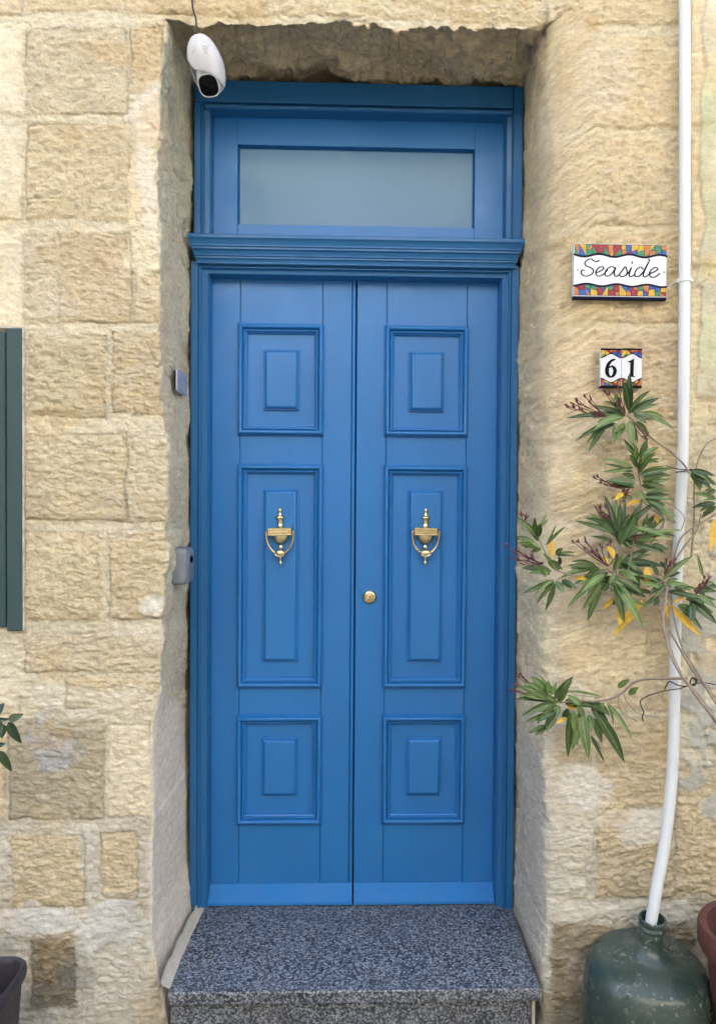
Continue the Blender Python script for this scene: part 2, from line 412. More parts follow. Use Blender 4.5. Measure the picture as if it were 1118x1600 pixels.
# ---- blocks of the street face, laid out on the wall plane: photograph px rectangles, colour, chisel depth, height above mortar
CR = (.67, .555, .36); YE = (.66, .53, .33); LT = (.68, .60, .44); PL = (.57, .545, .48); OL = (.47, .415, .30); TN = (.56, .45, .275); WH = (.68, .66, .61)
OR = (.63, .49, .30); GY = (.40, .39, .34); SM = (.66, .61, .47); PK = (.66, .54, .41)
blk = [
 (40,-60,188,18,CR,.9,3),(194,-60,420,26,YE,.9,2),(424,-60,700,30,CR,1,2),(704,-60,858,36,CR,1,2),(872,-60,1066,38,CR,.8,2),
 (42,40,198,180,LT,1,3),(203,40,256,140,YE,1,0),
 (40,192,203,343,CR,1,3),(36,360,86,505,LT,1,3),(92,362,204,506,OR,1,3),(208,400,262,506,CR,.8,1),(200,240,222,400,YE,.5,0),
 (44,522,164,652,CR,1.2,5),(174,520,270,646,YE,1.2,4),(36,676,196,815,CR,1.1,5),(198,678,280,815,LT,1,4),
 (36,832,158,970,CR,1,4),(169,830,270,968,YE,1.1,4),(36,992,262,1052,LT,1,2),(100,1060,255,1108,TN,.8,1),
 (12,1122,163,1280,OL,.8,3),(169,1132,236,1276,SM,.4,2),(18,1306,130,1418,CR,1,1),(156,1304,214,1404,YE,.9,1),
 (48,1468,120,1572,(.30,.26,.185),1.3,1),(-60,1128,6,1282,OR,.6,1),
 (-300,36,34,176,SM,.12,2),(-300,196,34,342,SM,.12,2),(-300,362,30,512,SM,.12,2),(-300,1062,28,1118,SM,.3,1),(-300,-100,34,20,TN,.6,1),
 (872,50,1066,200,CR,.8,2),(872,212,1066,352,LT,.9,2),(870,362,1000,505,CR,1,2),(1004,362,1066,505,YE,1,2),
 (862,515,1068,655,PK,1,2),(866,668,1068,815,CR,.9,2),(870,830,980,975,LT,.8,2),(985,830,1068,975,YE,.8,2),
 (872,985,1010,1110,CR,.7,2),(1014,985,1060,1110,TN,.8,2),(936,1122,1044,1262,TN,1,2),(872,1122,928,1190,CR,.8,2),
 (858,1296,926,1404,WH,1.1,2),(934,1294,1052,1404,TN,1.1,3),(1056,1200,1200,1400,TN,1.1,2),(862,1446,1100,1620,(.36,.30,.20),1.2,2),
 (1080,-60,1400,200,LT,.4,2),(1080,210,1400,420,LT,.4,2),(1080,1405,1400,1560,OL,1,2),
]
h = np.zeros_like(x); c3 = np.zeros(x.shape+(3,)); ch = np.full_like(x, .62); pz = np.zeros_like(x); px_o = np.zeros_like(x); crack = np.zeros_like(x)
base = np.array(PL)*.5 + np.array(LT)*.5
ztop = sstep(.25, .9, z)              # whiter repointing low down
c3[:] = np.array((.575, .54, .455))
c3 = c3*(1-ztop[..., None]) + np.array((.635, .575, .435))*ztop[..., None]
h -= .004
wx = .010*fbm(x*11, y*0, z*11, 51, 5, .6); wz = .010*fbm(x*11, y*0, z*11, 57, 5, .6)
xx, zz = x+wx, z+wz
for (a, b, c, d, tint, chis, hh) in blk:
    p0 = at(a, b, WALL_Y); p1 = at(c, d, WALL_Y)
    sx0, sx1, sz0, sz1 = p0.x, p1.x, p1.z, p0.z
    sd_ = np.minimum(np.minimum(xx-sx0, sx1-xx), np.minimum(zz-sz0, sz1-zz))
    m = sstep(-.006, .006, sd_ + .004*fbm(x*40, y*0, z*40, 59, 2))
    crown = sstep(0, .03, sd_)
    h = h*(1-m) + m*(.001*hh*crown)
    tv = np.array(tint)*.45 + np.array((.655,.565,.405))*.55 if sum(tint) > 1.25 else np.array(tint)
    c3 = c3*(1-m[..., None]) + tv*m[..., None]
    ch = ch*(1-m) + (.25+.72*chis)*m
    an = rnd.uniform(-.22, .22); po = rnd.uniform(0, 9)
    pz = pz*(1-m) + (an*(x-sx0)+po)*m; px_o = px_o*(1-m) + (po*3.1 + rnd.uniform(-.35, .25)*x)*m
    crack = np.maximum(crack, (.6 if a > 800 else 1.0)*np.exp(-((sd_-.001)/.0028)**2)*sstep(-.05, .30, fbm(x*7+po, y*0, z*7, 63, 4)))
# worn plaster smears over the blocks
def blob(px, py, rx, ry, seed=0, k=1.0):
    p = at(px, py, WALL_Y); r = np.sqrt(((x-p.x)/(rx/560))**2 + ((z-p.z)/(ry/560))**2) + 1.15*fbm(x*13, y*0, z*13, 61+seed, 5, .6)
    return sstep(1.15, .65, r)*k
def smear(m, tint, chis, hh):
    global c3, ch, h
    c3 = c3*(1-m[..., None]) + np.array(tint)*m[..., None]; ch = ch*(1-m) + chis*m; h = h*(1-m) + hh*m
smear(blob(228,190,22,55,1), (.68,.61,.50), .45, .003)
smear(blob(232,300,14,80,2), (.68,.61,.50), .35, .001)
smear(blob(228,400,28,30,3), (.66,.60,.44), .5, .001)
smear(blob(80,1165,36,46,4), (.50,.50,.50), .9, .002)
smear(blob(150,1095,120,22,5,.6), (.64,.60,.50), .5, .001)
smear(blob(230,950,28,24,6,.8), (.70,.68,.62), .4, .002)
smear(blob(140,1340,14,60,7,.8), PL, .4, 0)
smear(blob(180,1460,90,44,8,.9), (.60,.59,.55), .35, .001)
smear(blob(60,1440,80,24,9,.9), (.62,.61,.57), .3, .001)
smear(blob(905,1240,46,50,10,.9), (.66,.64,.58), .5, .002)
smear(blob(900,1110,40,40,11,.6), (.66,.62,.54), .5, .0)
smear(blob(880,700,24,60,12,.8), (.68,.61,.47), .4, .003)
smear(blob(900,560,30,60,13,.6), (.66,.58,.42), .5, .003)
smear(blob(840,840,30,120,14,.7), (.64,.56,.40), .4, .0)
smear(blob(960,1425,120,18,15,.9), (.60,.57,.48), .4, .0)
smear(blob(1000,1290,60,26,16,.7), (.64,.62,.55), .4, .001)
# old render peeling off at the right
pe = at(1090, 600, WALL_Y).x + .010*fbm(x*0+1, y*0, z*9, 71, 4)*2
zt1 = at(1100, 618, WALL_Y).z
mp = sstep(-.003, .003, x-pe)*sstep(-.006, .004, z-zt1+.02*fbm(x*14, y*0, z*3, 73, 3))*front
holes = sstep(.42, .47, fbm(x*17, y*0, z*17, 75, 4)); mp = mp*(1-holes)
tintp = np.array((.50,.485,.40))[None, None] + (sstep(-.1, .3, fbm(x*6, y*0, z*6, 77, 3))[..., None])*np.array((-.02,.015,-.03))
c3 = c3*(1-mp[..., None]) + tintp*mp[..., None]; ch = ch*(1-mp)+.12*mp; h = h + .007*mp
m2 = blob(1112,1060,50,180,17)*front; m2 = m2*(1-sstep(.35,.42,fbm(x*15, y*0, z*15, 79, 4))); smear(m2, (.40,.40,.36), .3, .004)
m3 = blob(1115,760,34,130,18,.8)*front; m3 = m3*(1-sstep(.2,.3,fbm(x*22, y*0, z*22, 83, 4))); smear(m3, (.46,.42,.32), .5, .003)
# reveals and soffit, coloured lighter to make up for missing bounce light
jt = np.array((.84,.725,.56)); c3 = c3*(1-leftrev[..., None]) + jt*leftrev[..., None]
smooth_low = leftrev*sstep(.02, -.02, z-at(240,1110,-.3).z + .45*(y+.2))
c3 = c3*(1-smooth_low[..., None]) + np.array((.70,.62,.52))*smooth_low[..., None]
seam = np.exp(-((z-(at(237,1280,WALL_Y).z + .0*(y-WALL_Y)))/.008)**2)*smooth_low
c3 = c3 + seam[..., None]*np.array((.07,.075,.08)); h = h + .003*seam
rt = np.array((.80,.69,.48)); c3 = c3*(1-rightrev[..., None]) + rt*rightrev[..., None]
rlow = rightrev*sstep(.1, -.1, z-.62); c3 = c3*(1-rlow[..., None]) + np.array((.64,.60,.50))*rlow[..., None]
st = np.array((.68,.56,.37)); c3 = c3*(1-soff[..., None]) + st*soff[..., None]
pat = sstep(0, .35, fbm(x*9, y*9, z*9, 85, 4))*soff; c3 = c3*(1-.6*pat[..., None]) + np.array((.70,.56,.32))*.6*pat[..., None]
ch = ch*front + (1-front)*(leftrev*(1.15*(1-smooth_low)+.22*smooth_low) + rightrev*.95 + soff*1.1)
# relief
def turb(fx, fz, seed, px_=None, pz_=None, oct=3):
    a_ = 1; t_ = 0; s_ = 0
    X_, Z_ = (x, z) if px_ is None else (px_, pz_)
    for o in range(oct):
        s_ = s_ + a_*np.abs(vn(X_*fx*1.9**o + .8*o, y*fx*1.9**o, Z_*fz*1.8**o, seed+o)); t_ += a_; a_ *= .62
    return s_/t_*2.2 - 1
wv = .5*fbm(x*7, y*7, z*7, 91, 2)
chis1 = vn(x*24 + wv, y*24, z*88 + 3*wv, 93)
chis2 = vn(x*52, y*52, z*165 + 4*wv, 95)
ridge = (1-np.abs(chis1))*2-1
ripple = .55*ridge + .45*chis2
lumps = fbm(x*13, y*13, z*16, 97, 5, .55)
jamb = vn((y+z*.6)*80+wv, z*30-y*20, x*10, 99)*.7 + fbm(x*45, y*45, z*45, 101, 3)
big = fbm(x*3.2, y*3.2, z*3.2, 103, 3)
disp = h*front + (h*.5)*(1-front)
saw = ((z+pz)*70 + 1.6*vn(x*16, y*16, z*40, 141) + .9*vn(x*45, y*9, z*60, 143)); saw = saw - np.floor(saw)
zp = z + pz
ledge = np.where(saw < .72, saw/.72, (1-saw)/.28)*2-1
ledge = ledge*sstep(-.5, .3, vn(x*20, y*20, z*45, 145))
disp = disp + ch*front*(.0008*ripple + .0016*ledge + .0058*lumps + .0050*fbm(x*60, y*60, z*72, 181, 2) + .0056*turb(32, 62, 151, x+px_o+.012*wv, z+pz+.006*chis1+.012*wv)) - .0055*crack*front
disp = disp + (1-front)*ch*(.0030*jamb + .008*lumps + .0045*turb(26, 34, 161)) + soff*(.030*fbm(x*8, y*8, z*8, 105, 4, .6) + .030*turb(7, 7, 173) + .012*turb(19, 19, 171))
arr = np.exp(-((np.arange(nT)[:, None]-(1+80+4))/10.0)**2)*np.ones_like(x)
disp = disp + arr*(.006*fbm(x*12, y*12, z*12, 109, 5, .6) - .004*np.clip(fbm(x*20, y*20, z*20, 111, 3)*3-.6, 0, 1.5)*1.5)
disp = disp + .007*big
disp[0] = 0
fade = sstep(2.3, 1.6, np.abs(x)); disp = disp*(.3+.7*fade)
G2 = G + nn*disp[..., None]
# colour variation that belongs to the stone
v1 = fbm(x*5, y*5, z*6, 121, 4); v2 = fbm(x*18+wv, y*18, z*40, 123, 4)
c3 = c3*(1 + .09*v1[..., None] + .06*v2[..., None])
oc = (sstep(.10, .55, fbm(x*7, y*7, z*9, 125, 4))*(.25+.75*front))[..., None]; c3 = c3*(1-.35*oc) + np.array((.60,.42,.20))*.35*oc
pk = sstep(.2, .6, fbm(x*6+9, y*6, z*7, 127, 4))[..., None]; c3 = c3*(1-.5*pk) + np.array((.68,.62,.52))*.5*pk
grime_shade = (sstep(.42, -.10, z)*sstep(-.25, .35, fbm(x*5, y*5, z*5, 129, 4)))[..., None]*front[..., None]  # grime at the wall foot, strengthened for the weaker light there
c3 = c3*(1-.75*grime_shade) + np.array((.30,.29,.25))*.75*grime_shade
# joint cracks darkened for relief shade; rough chiselling lightened to offset its self-shading
c3 = c3*(1-.22*(crack*front)[..., None]); c3 = c3*(.96+.24*(np.clip(ch-.35, 0, .9)*front)[..., None])
rs = (sstep(.2, .6, x)*sstep(1.35, .2, np.abs(z-1.9)))[..., None]; c3 = c3*(1-rs) + c3*np.array((.97,.925,.84))*rs; lum = c3.mean(-1, keepdims=True); c3 = (c3*1.0)*np.array((1.13,1.17,1.17)); c3 = np.clip(c3, .02, .85)
last = G2[-1].copy(); last[:, 1] = .7; G2 = np.concatenate([G2, last[None]], 0)
c3 = np.concatenate([c3, c3[-1:]], 0); ch = np.concatenate([ch, ch[-1:]], 0); nT += 1
verts = G2.reshape(-1, 3)
ii, jj = np.meshgrid(np.arange(nT-1), np.arange(nS-1), indexing='ij')
q = np.stack([ii*nS+jj, (ii+1)*nS+jj, (ii+1)*nS+jj+1, ii*nS+jj+1], -1).reshape(-1, 4)
# orientation: make the street face look to -y
f0 = q[(nT-40)*(nS-1)+300]; e1 = verts[f0[1]]-verts[f0[0]]; e2 = verts[f0[3]]-verts[f0[0]]
if np.cross(e1, e2)[1] > 0: q = q[:, ::-1]
nv = len(verts)
back = np.array([[-2.3, .16, Z_BOT], [2.3, .16, Z_BOT], [2.3, .16, Z_OUT], [-2.3, .16, Z_OUT]])  # closing sheet added behind the door against light leaks, coloured near black
verts = np.concatenate([verts, back]); q = np.concatenate([q, [[nv, nv+1, nv+2, nv+3]]])
me = bpy.data.meshes.new('stone_wall')
me.vertices.add(len(verts)); me.vertices.foreach_set('co', verts.astype(np.float32).ravel())
me.loops.add(len(q)*4); me.loops.foreach_set('vertex_index', q.astype(np.int32).ravel())
me.polygons.add(len(q)); me.polygons.foreach_set('loop_start', (np.arange(len(q))*4).astype(np.int32))
me.polygons.foreach_set('use_smooth', np.ones(len(q), bool))
me.update(calc_edges=True)
ca = me.attributes.new('stone_tint', 'FLOAT_COLOR', 'POINT')
cc = np.ones((len(verts), 4), np.float32); cc[:nv, :3] = c3.reshape(-1, 3); cc[nv:, :3] = .01
ca.data.foreach_set('color', cc.ravel())
ra = me.attributes.new('chisel', 'FLOAT', 'POINT'); rr = np.zeros(len(verts), np.float32); rr[:nv] = ch.ravel(); ra.data.foreach_set('value', rr)
def stone_mat():
    m, nt, p = new_mat('globigerina_limestone'); v = gpos(nt)
    a = N(nt, 'ShaderNodeAttribute'); a.attribute_name = 'stone_tint'; c = N(nt, 'ShaderNodeAttribute'); c.attribute_name = 'chisel'
    k = ramp(nt, noise(nt, mapping(nt, v, (1, 1, 2.2)), 38, 7, .65), [(.30, .80), (.70, 1.14)])
    g = ramp(nt, noise(nt, v, 260, 3), [(.3, .90), (.7, 1.09)])
    o = mix(nt, 'MULTIPLY', mix(nt, 'MULTIPLY', a.outputs['Color'], k), g)
    pits = ramp(nt, noise(nt, v, 140, 3, .6), [(.60, 0.0), (.66, 1.0)])
    o = mix(nt, 'MIX', o, mix(nt, 'MULTIPLY', o, (.60, .52, .42)), math_(nt, 'MULTIPLY', pits, .32))
    nt.links.new(o, p.inputs['Base Color']); p.inputs['Roughness'].default_value = .92; p.inputs['Specular IOR Level'].default_value = .2
    st_ = math_(nt, 'ADD', math_(nt, 'MULTIPLY', c.outputs['Fac'], .75), .15)
    b1 = bump(nt, p, noise(nt, mapping(nt, v, (75, 75, 120)), 1.0, 8, .72), st_, .018)
    bump(nt, p, noise(nt, v, 300, 4, .6), .7, .0020, b1)
    return m
me.materials.append(stone_mat())
wall = bpy.data.objects.new('stone_wall', me); col.objects.link(wall)
tag(wall, 'rough chiselled cream limestone house wall around the blue door', 'wall')

mb = MB(); ZU = 9.8
mb.box(-14, 14, -.38, 1.2, 4.15, ZU); mb.box(-14, -2.25, -.38, 1.2, -.22, 4.149); mb.box(2.25, 14, -.38, 1.2, -.22, 4.149)
mb.build('upper_storey', simple('plain_limestone', (.60, .52, .38), .9, var=.1, scale=6, bs=.4, bd=.004), wall)

# ------------------------------------------------------------------ ground
mb = MB(); mb.box(-60, 60, -60, -1.6, -.42, -.36); road = mb.build('road', ROADM); tag(road, kind='structure')
mb = MB(); mb.box(-60, 60, -1.6, .8, -.40, -.215); pv = mb.build('pavement', PAVEM); tag(pv, kind='structure')

# ------------------------------------------------------------------ doorstep
step = empty('doorstep', (0, -.2, -.2), 'speckled grey granite doorstep under the blue door', 'step')
zt_ = Z(1411, -.02)
yf = -.475
xl = lambda px, py, Y: at(px, py, Y).x
mb = MB()
P = [(X(316,-.02,1412)-.01, .05), (X(793,-.02,1410)+.01, .05), (xl(829,1520,-.36), -.36), (xl(845,1560,yf), yf), (xl(262,1555,yf), yf), (xl(277,1500,-.36), -.36)]
th = .032; b = .003
top = [(px, py, zt_) for px, py in P]; ins = top
cx = sum(p[0] for p in P)/6; 
def ring(z, k):
    return [(p[0] + (k if p[0] < cx else -k), p[1] + (k if p[1] < -.4 else 0), z) for p in P]
vsx = ring(zt_, b) + ring(zt_-b, 0) + ring(zt_-th, 0)
fx = [(0,1,2,3,4,5)]
for k in range(2):
    for j in range(6): fx.append((k*6+j, k*6+6+j, k*6+6+(j+1) % 6, k*6+(j+1) % 6))
fx.append((17,16,15,14,13,12))
fx = [tuple(reversed(f)) for f in fx]
mb.add(vsx, fx[:7], 0); mb2 = MB()
mb.m[0] = 0
mb.v = []; mb.f = []; mb.m = []
mb.add(vsx, fx, 0); mb.m = [0] + [1]*12 + [0]
mb.build('tread', [GRAN, GRAN_E], step)
mb = MB(); mb.bbox(xl(266,1590,-.455), xl(829,1590,-.455), -.455, .04, -.215, zt_-th-.0005, .002)
mb.build('riser', GRAN_E, step)
mb = MB(); mb.bbox(xl(830,1590,-.452), xl(836,1590,-.452), -.452, -.38, -.215, zt_-th-.001, .002); mb.build('mortar_joint', MORTAR, step); mb = MB()
n = 40
vv = []; ff = []
for i in range(n+1):
    t = i/n; Y = -.03 + (-.43)*t
    a = at(320-58*t, 1411+140*t, Y); rr_ = .0012*math.sin(i*1.7)+.0015*math.sin(i*.6+1)
    xo = a.x + .002
    wv_ = .009 + .003*t + rr_
    vv += [(xo+.003+rr_*.4, Y, zt_+.0015), (xo-wv_*.5, Y, zt_+.006), (xo-wv_-.006, Y, zt_+.012+rr_), (xo-wv_-.012, Y, zt_+.020)]
for i in range(n):
    for k in range(3): a = i*4+k; ff.append((a, a+1, a+5, a+4))
mb.add(vv, ff); mb.build('mortar_joint', MORTAR, step)

# ------------------------------------------------------------------ the door
door = empty('front_door', (-.02, 0, zt_), 'tall blue panelled double door with a blue-grey glass transom', 'door')
def mitre(mb, x0, x1, z0, z1, prof, U=False, mi=0, kt=1.0, kx=1.0):
    """prof: (inset, y) from the outside in; U = no bottom member"""
    n = len(prof); vs_ = []
    for i, (a, y) in enumerate(prof):
        a *= kx; zb = z0 if U else z0+a
        vs_ += [(x0+a, y, zb), (x0+a, y, z1-a*kt), (x1-a, y, z1-a*kt), (x1-a, y, zb)]
    fs = []
    for i in range(n-1):
        for j in range(3 if U else 4):
            a = i*4+j; b_ = i*4+(j+1) % 4
            fs.append((b_, a, a+4, b_+4))
    mb.add(vs_, fs, mi)
def arc(cx, cy, r, a0, a1, n=6, ry=None):
    ry = ry or r
    return [(cx + r*math.cos(R_(a0+(a1-a0)*k/n)), cy - ry*math.sin(R_(a0+(a1-a0)*k/n))) for k in range(n+1)]
YF = -.062
# lower frame: outer flat, bead, rebate to the leaves
fx0, fx1 = X(297, YF, 800), X(807, YF, 800)
fz1 = Z(411, YF)
inx = X(327, -.02, 800)-fx0
prof = [(0, .05), (0, YF+.002), (.002, YF), (.026, YF), (.029, YF+.003)] + arc(.034, YF+.002, .0045, 170, 10, 5, .006) + [(.041, YF+.008), (.046, YF+.010), (.060, YF+.012), (.0605, YF+.020), (.064, YF+.024), (.0655, -.020), (.0655, .03)]
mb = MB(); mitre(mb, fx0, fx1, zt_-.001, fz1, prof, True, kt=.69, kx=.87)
# upper frame round the transom light
ux0, ux1 = X(303, YF, 300), X(815, YF, 300); uz0, uz1 = Z(372, YF), Z(131, YF)
mitre(mb, ux0, ux1, uz0, uz1, prof, True, kt=1.25, kx=.80)
# head board with beads
hz0 = Z(163, YF-.008)
mb.bbox(ux0+.004, ux1-.034, YF-.010, .04, hz0, uz1-.002, .002)
mb.bbox(ux1-.030, ux1+.001, YF-.005, .045, uz0, uz1+.001, .002)
def hbar(mb, x0, x1, prof2, mi=0):
    """prof2: list of (y, z), extruded along x with closed ends"""
    k = len(prof2)
    vs_ = [(x0, y_, z_) for y_, z_ in prof2] + [(x1, y_, z_) for y_, z_ in prof2]
    fs = [(i, i+1, i+1+k, i+k) for i in range(k-1)] + [tuple(range(k)), tuple(range(2*k-1, k-1, -1))]
    mb.add(vs_, fs, mi)
r = .008; zc = Z(168, YF-.01)
hbar(mb, ux0+.035, ux1-.034, [(.0, zc+r)] + [(YF+.002 - r*1.2*math.sin(R_(a)), zc + r*math.cos(R_(a))) for a in range(0, 181, 20)] + [(.0, zc-r)])
frame = mb.build('door_frame', PAINT_SHADE, door, 28)
# cornice (transom bar)
ct, cb = Z(368, -.115), Z(412, -.07)
H = ct-cb
pr = [(-.02, ct), (-.112, ct), (-.116, ct-.003), (-.116, ct-.012), (-.112, ct-.015), (-.110, ct-.018), (-.106, ct-.024), (-.104, ct-.030), (-.1045, ct-.034),
      (-.100, ct-.036), (-.100, ct-.042), (-.094, ct-.045), (-.090, ct-.051), (-.088, ct-.056), (-.0885, ct-.059), (-.084, ct-.061), (-.084, ct-.066), (-.079, ct-.069), (-.076, ct-.075), (-.0755, ct-.080), (-.072, ct-.082), (-.072, cb), (-.02, cb)]
mb = MB(); cx0, cx1 = X(292, -.116, 370), X(820, -.116, 375)
k = len(pr)
vs_ = []
for e, (y_, z_) in enumerate(pr): vs_.append((cx0 + (-.116-y_)*-.55 if y_ > -.116 else cx0, y_, z_))
vs_ = [(cx0 + max(0, (y_+.116))*.55*(y_ < -.05), y_, z_) for y_, z_ in pr] + [(cx1 - max(0, (y_+.116))*.55*(y_ < -.05), y_, z_) for y_, z_ in pr]
fs = [(i, i+1, i+1+k, i+k) for i in range(k-1)] + [tuple(range(k)), tuple(range(2*k-1, k-1, -1))]
mb.add(vs_, fs); mb.build('cornice', PAINT_SHADE, door, 20)
# transom sash with glass
tw = MB(); YS = -.012
sx0, sx1, sz0, sz1 = X(329, YS, 300), X(786, YS, 300), Z(371, YS), Z(185, YS)
gx0, gx1, gz0, gz1 = X(371, YS, 300), X(741, YS, 300), Z(353, YS), Z(229, YS)
def rect_frame(mb, o, i, yf_, yb_):
    ox0, ox1, oz0, oz1 = o; ix0, ix1, iz0, iz1 = i
    mb.bbox(ox0, ix0, yf_, yb_, oz0, oz1, .0012); mb.bbox(ix1, ox1, yf_, yb_, oz0, oz1, .0012)
    mb.bbox(ix0+.0004, ix1-.0004, yf_, yb_, iz1, oz1, .0008); mb.bbox(ix0+.0004, ix1-.0004, yf_, yb_, oz0, iz0, .0008)
rect_frame(tw, (sx0-.004, sx1+.004, sz0-.01, sz1+.01), (gx0, gx1, gz0, gz1), YS, .04)
sash = tw.build('transom_sash', PAINT, door)
mb = MB(); mitre(mb, gx0-.0005, gx1+.0005, gz0-.0005, gz1+.0005, [(0, YS+.0145), (.003, YS+.013), (.005, YS+.020), (.005, YS+.03)])
mb.build('glazing_bead', PAINT_SHADE, sash)
mb = MB(); mb.box(gx0+.001, gx1-.001, YS+.021, YS+.026, gz0+.001, gz1-.001); mb.build('glass_pane', GLASS, sash)

# leaves
cols = dict(l=-.5018, a=-.4073, b=-.1227, m=-.0179, c=.0752, d=.3554, r=.4519)
rw = [1.9218, 1.5539, 1.4598, .7174, .6264, .2608]
zTop, zW = 2.078, .0598
mould = [(0, 0), (0, -.005), (.0015, -.0065), (.003, -.0065)] + arc(.0105, -.0065, .0075, 175, 5, 8, .0105) + [(.0185, -.0055), (.0205, -.0045), (.0205, -.0075), (.0225, -.009), (.0250, -.0085), (.0262, -.0055), (.0265, -.0025), (.0285, -.0015), (.0305, -.0005), (.0315, .003), (.0325, .008), (.034, .0085)]
raised = [(0, .0085), (0, .001), (.0018, -.0003), (.0042, -.0003), (.0048, -.0040), (.0058, -.0055), (.0085, -.0085), (.0115, -.0105), (.0135, -.0110)]
mould = [(a_, y_*1.3 if y_ < 0 else y_) for a_, y_ in mould]
def leaf(x0, x1, ax, bx, bead):
    mb = MB(); g = .0008
    ga, gb = ax+.008, bx-.006                       # where the stiles meet the rails
    mb.bbox(x0, ga-g, 0, .045, .004, zTop, .0015)
    sx = x1-.012 if bead else x1
    mb.bbox(gb+g, sx-(.0008 if bead else 0), 0, .045, .004, zTop, .0015)
    if bead: mb.bbox(sx+.0008, x1, -.001, .045, .004, zTop, .003)
    zz_ = [(zTop, rw[0]-.02), (rw[1]+.02, rw[2]-.02), (rw[3]+.02, rw[4]-.02), (rw[5]+.02, .004)]
    for t, b_ in zz_: mb.bbox(ga+g, gb-g, .0004, .045, b_, t, .0012)
    mb.box(ga-.003, gb+.003, .0085, .035, .006, zTop-.002)     # panel fields
    o = mb.build('door_leaf', PAINT, door)
    for k in range(3):
        z1_, z0_ = rw[2*k], rw[2*k+1]
        mm = MB(); mitre(mm, ax, bx, z0_, z1_, mould); mm.build('panel_moulding', PAINT, o, 30)
        mm = MB(); pw = .117; c_ = (ax+bx)/2 + .001
        dz = .083 if k != 1 else .083
        a0, a1 = z0_+.083, z1_-.083
        if k == 0: a0, a1 = Z(642, 0), Z(548, 0)
        if k == 1: a0, a1 = Z(1034, 0), Z(765, 0)
        if k == 2: a0, a1 = Z(1243, 0), Z(1153, 0)
        mitre(mm, c_-pw/2, c_+pw/2, a0, a1, raised)
        i_ = raised[-1][0]
        mm.add([(c_-pw/2+i_, -.0110, a0+i_), (c_+pw/2-i_, -.0110, a0+i_), (c_+pw/2-i_, -.0110, a1-i_), (c_-pw/2+i_, -.0110, a1-i_)], [(0,1,2,3)])
        mm.build('raised_panel', PAINT, o, 30)
    mm = MB()
    zb_ = zt_+.004
    pr_ = [(.0, zW), (-.004, zW), (-.040, zb_+.010), (-.041, zb_+.006), (-.041, zb_), (0, zb_)]
    hbar(mm, x0+.001, x1-.001, pr_); mm.build('weatherboard', PAINT_W, o, 20)
    return o
leaf(cols['l'], cols['m']-.0022, cols['a'], cols['b'], True)
leaf(cols['m']+.0022, cols['r'], cols['c'], cols['d'], False)

# door knockers
def knocker(cx_, cz_, rz=0):
    root = bpy.data.objects.new('door_knocker', None); col.objects.link(root); root.parent = door
    root.location = Vector((cx_, -.0105, cz_)) - door.location; root.empty_display_size = .03
    S = .188/88                       # metres per photo px of knocker height
    def bld(mb, name, mat, sharp=35):
        o = mb.build(name, mat, None, sharp); o.parent = root; o.rotation_euler = (0, rz, 0); return o
    mb = MB()
    P_ = lambda lst: [(r_*S, z_*S) for r_, z_ in lst]
    urn = P_([(0, 44), (2.2, 43), (3, 40.5), (2.6, 38), (1.5, 36.6), (2.4, 35.2), (2.8, 33), (3.2, 32), (7.2, 30.5), (8, 29.3), (7.2, 28), (5, 26.5), (4.3, 24), (4.0, 20), (4.6, 16), (7, 14.5), (11, 13.2), (14, 12), (14.5, 5), (14, 0), (12.5, -4.5), (9.5, -9), (5.5, -12), (3.5, -13), (2.2, -14), (3.4, -16), (3.8, -18), (2.4, -20), (0, -20.5)])
    mt = Matrix.Translation((0, -.004, 0))
    mb.lathe(urn, 28, mt, sy=.62)
    bld(mb, 'urn_body', BRASS, 50)
    mb = MB()
    mb.bbox(-18*S, 18*S, -.030, -.002, 1.5*S, 13.5*S, .002)
    mb.bbox(-15*S, 15*S, -.0325, -.029, 4.5*S, 10.5*S, .0012)
    for i in range(24):
        xx_ = (-17.4+34.8*i/23)*S
        for zz_ in (2.6*S, 12.5*S): mb.lathe([(0, .0014), (.0010, .001), (.0014, 0), (.0010, -.001)], 6, Matrix.Translation((xx_, -.0305, zz_)))
    bld(mb, 'band_plate', BRASS)
    mb = MB()
    arm = [(-20.6, 8), (-20.6, 0), (-19.6, -7), (-17, -14), (-13, -20), (-8, -25)]
    for s_ in (-1, 1):
        pts = catmull([(s_*a_*S, -.022, b_*S) for a_, b_ in arm], 5)
        mb.tube(pts, [.0043 - .0006*math.sin(i*.12) for i in range(len(pts))], 10)
        mb.lathe([(0, .004), (.003, .0035), (.0045, .001), (.0045, -.001), (.003, -.0035), (0, -.004)], 12, Matrix.Translation((s_*20*S, -.022, 7.5*S)) @ Matrix.Rotation(math.pi/2, 4, 'Y'))
    ov = Matrix.Translation((0, -.026, -25.7*S)) @ Matrix.Rotation(math.pi/2, 4, 'X')
    mb.lathe([(0, .0045), (.0085, .0043), (.0100, .0030), (.0108, .0042), (.0125, .0048), (.0138, .0035), (.0142, 0), (.0125, -.004)], 30, ov @ Matrix.Diagonal((1.35, .85, 1, 1)))
    mb.lathe([(0, -20*S), (.003, -20.5*S), (.005, -22*S), (.0045, -24*S), (.006, -26*S)], 14, Matrix.Translation((0, -.022, 0)))
    mb.lathe([(.005, -30*S), (.0060, -36*S), (.0035, -37.5*S), (.0042, -38.5*S), (.0058, -41*S), (.0045, -43.4*S), (0, -44.2*S)], 14, Matrix.Translation((0, -.018, 0)))
    bld(mb, 'striker_ring', BRASS, 50)
    return root
p = at(438, 838, -.011); knocker(p.x, p.z, R_(-1.5))
p = at(664, 838, -.011); knocker(p.x, p.z, R_(.8))
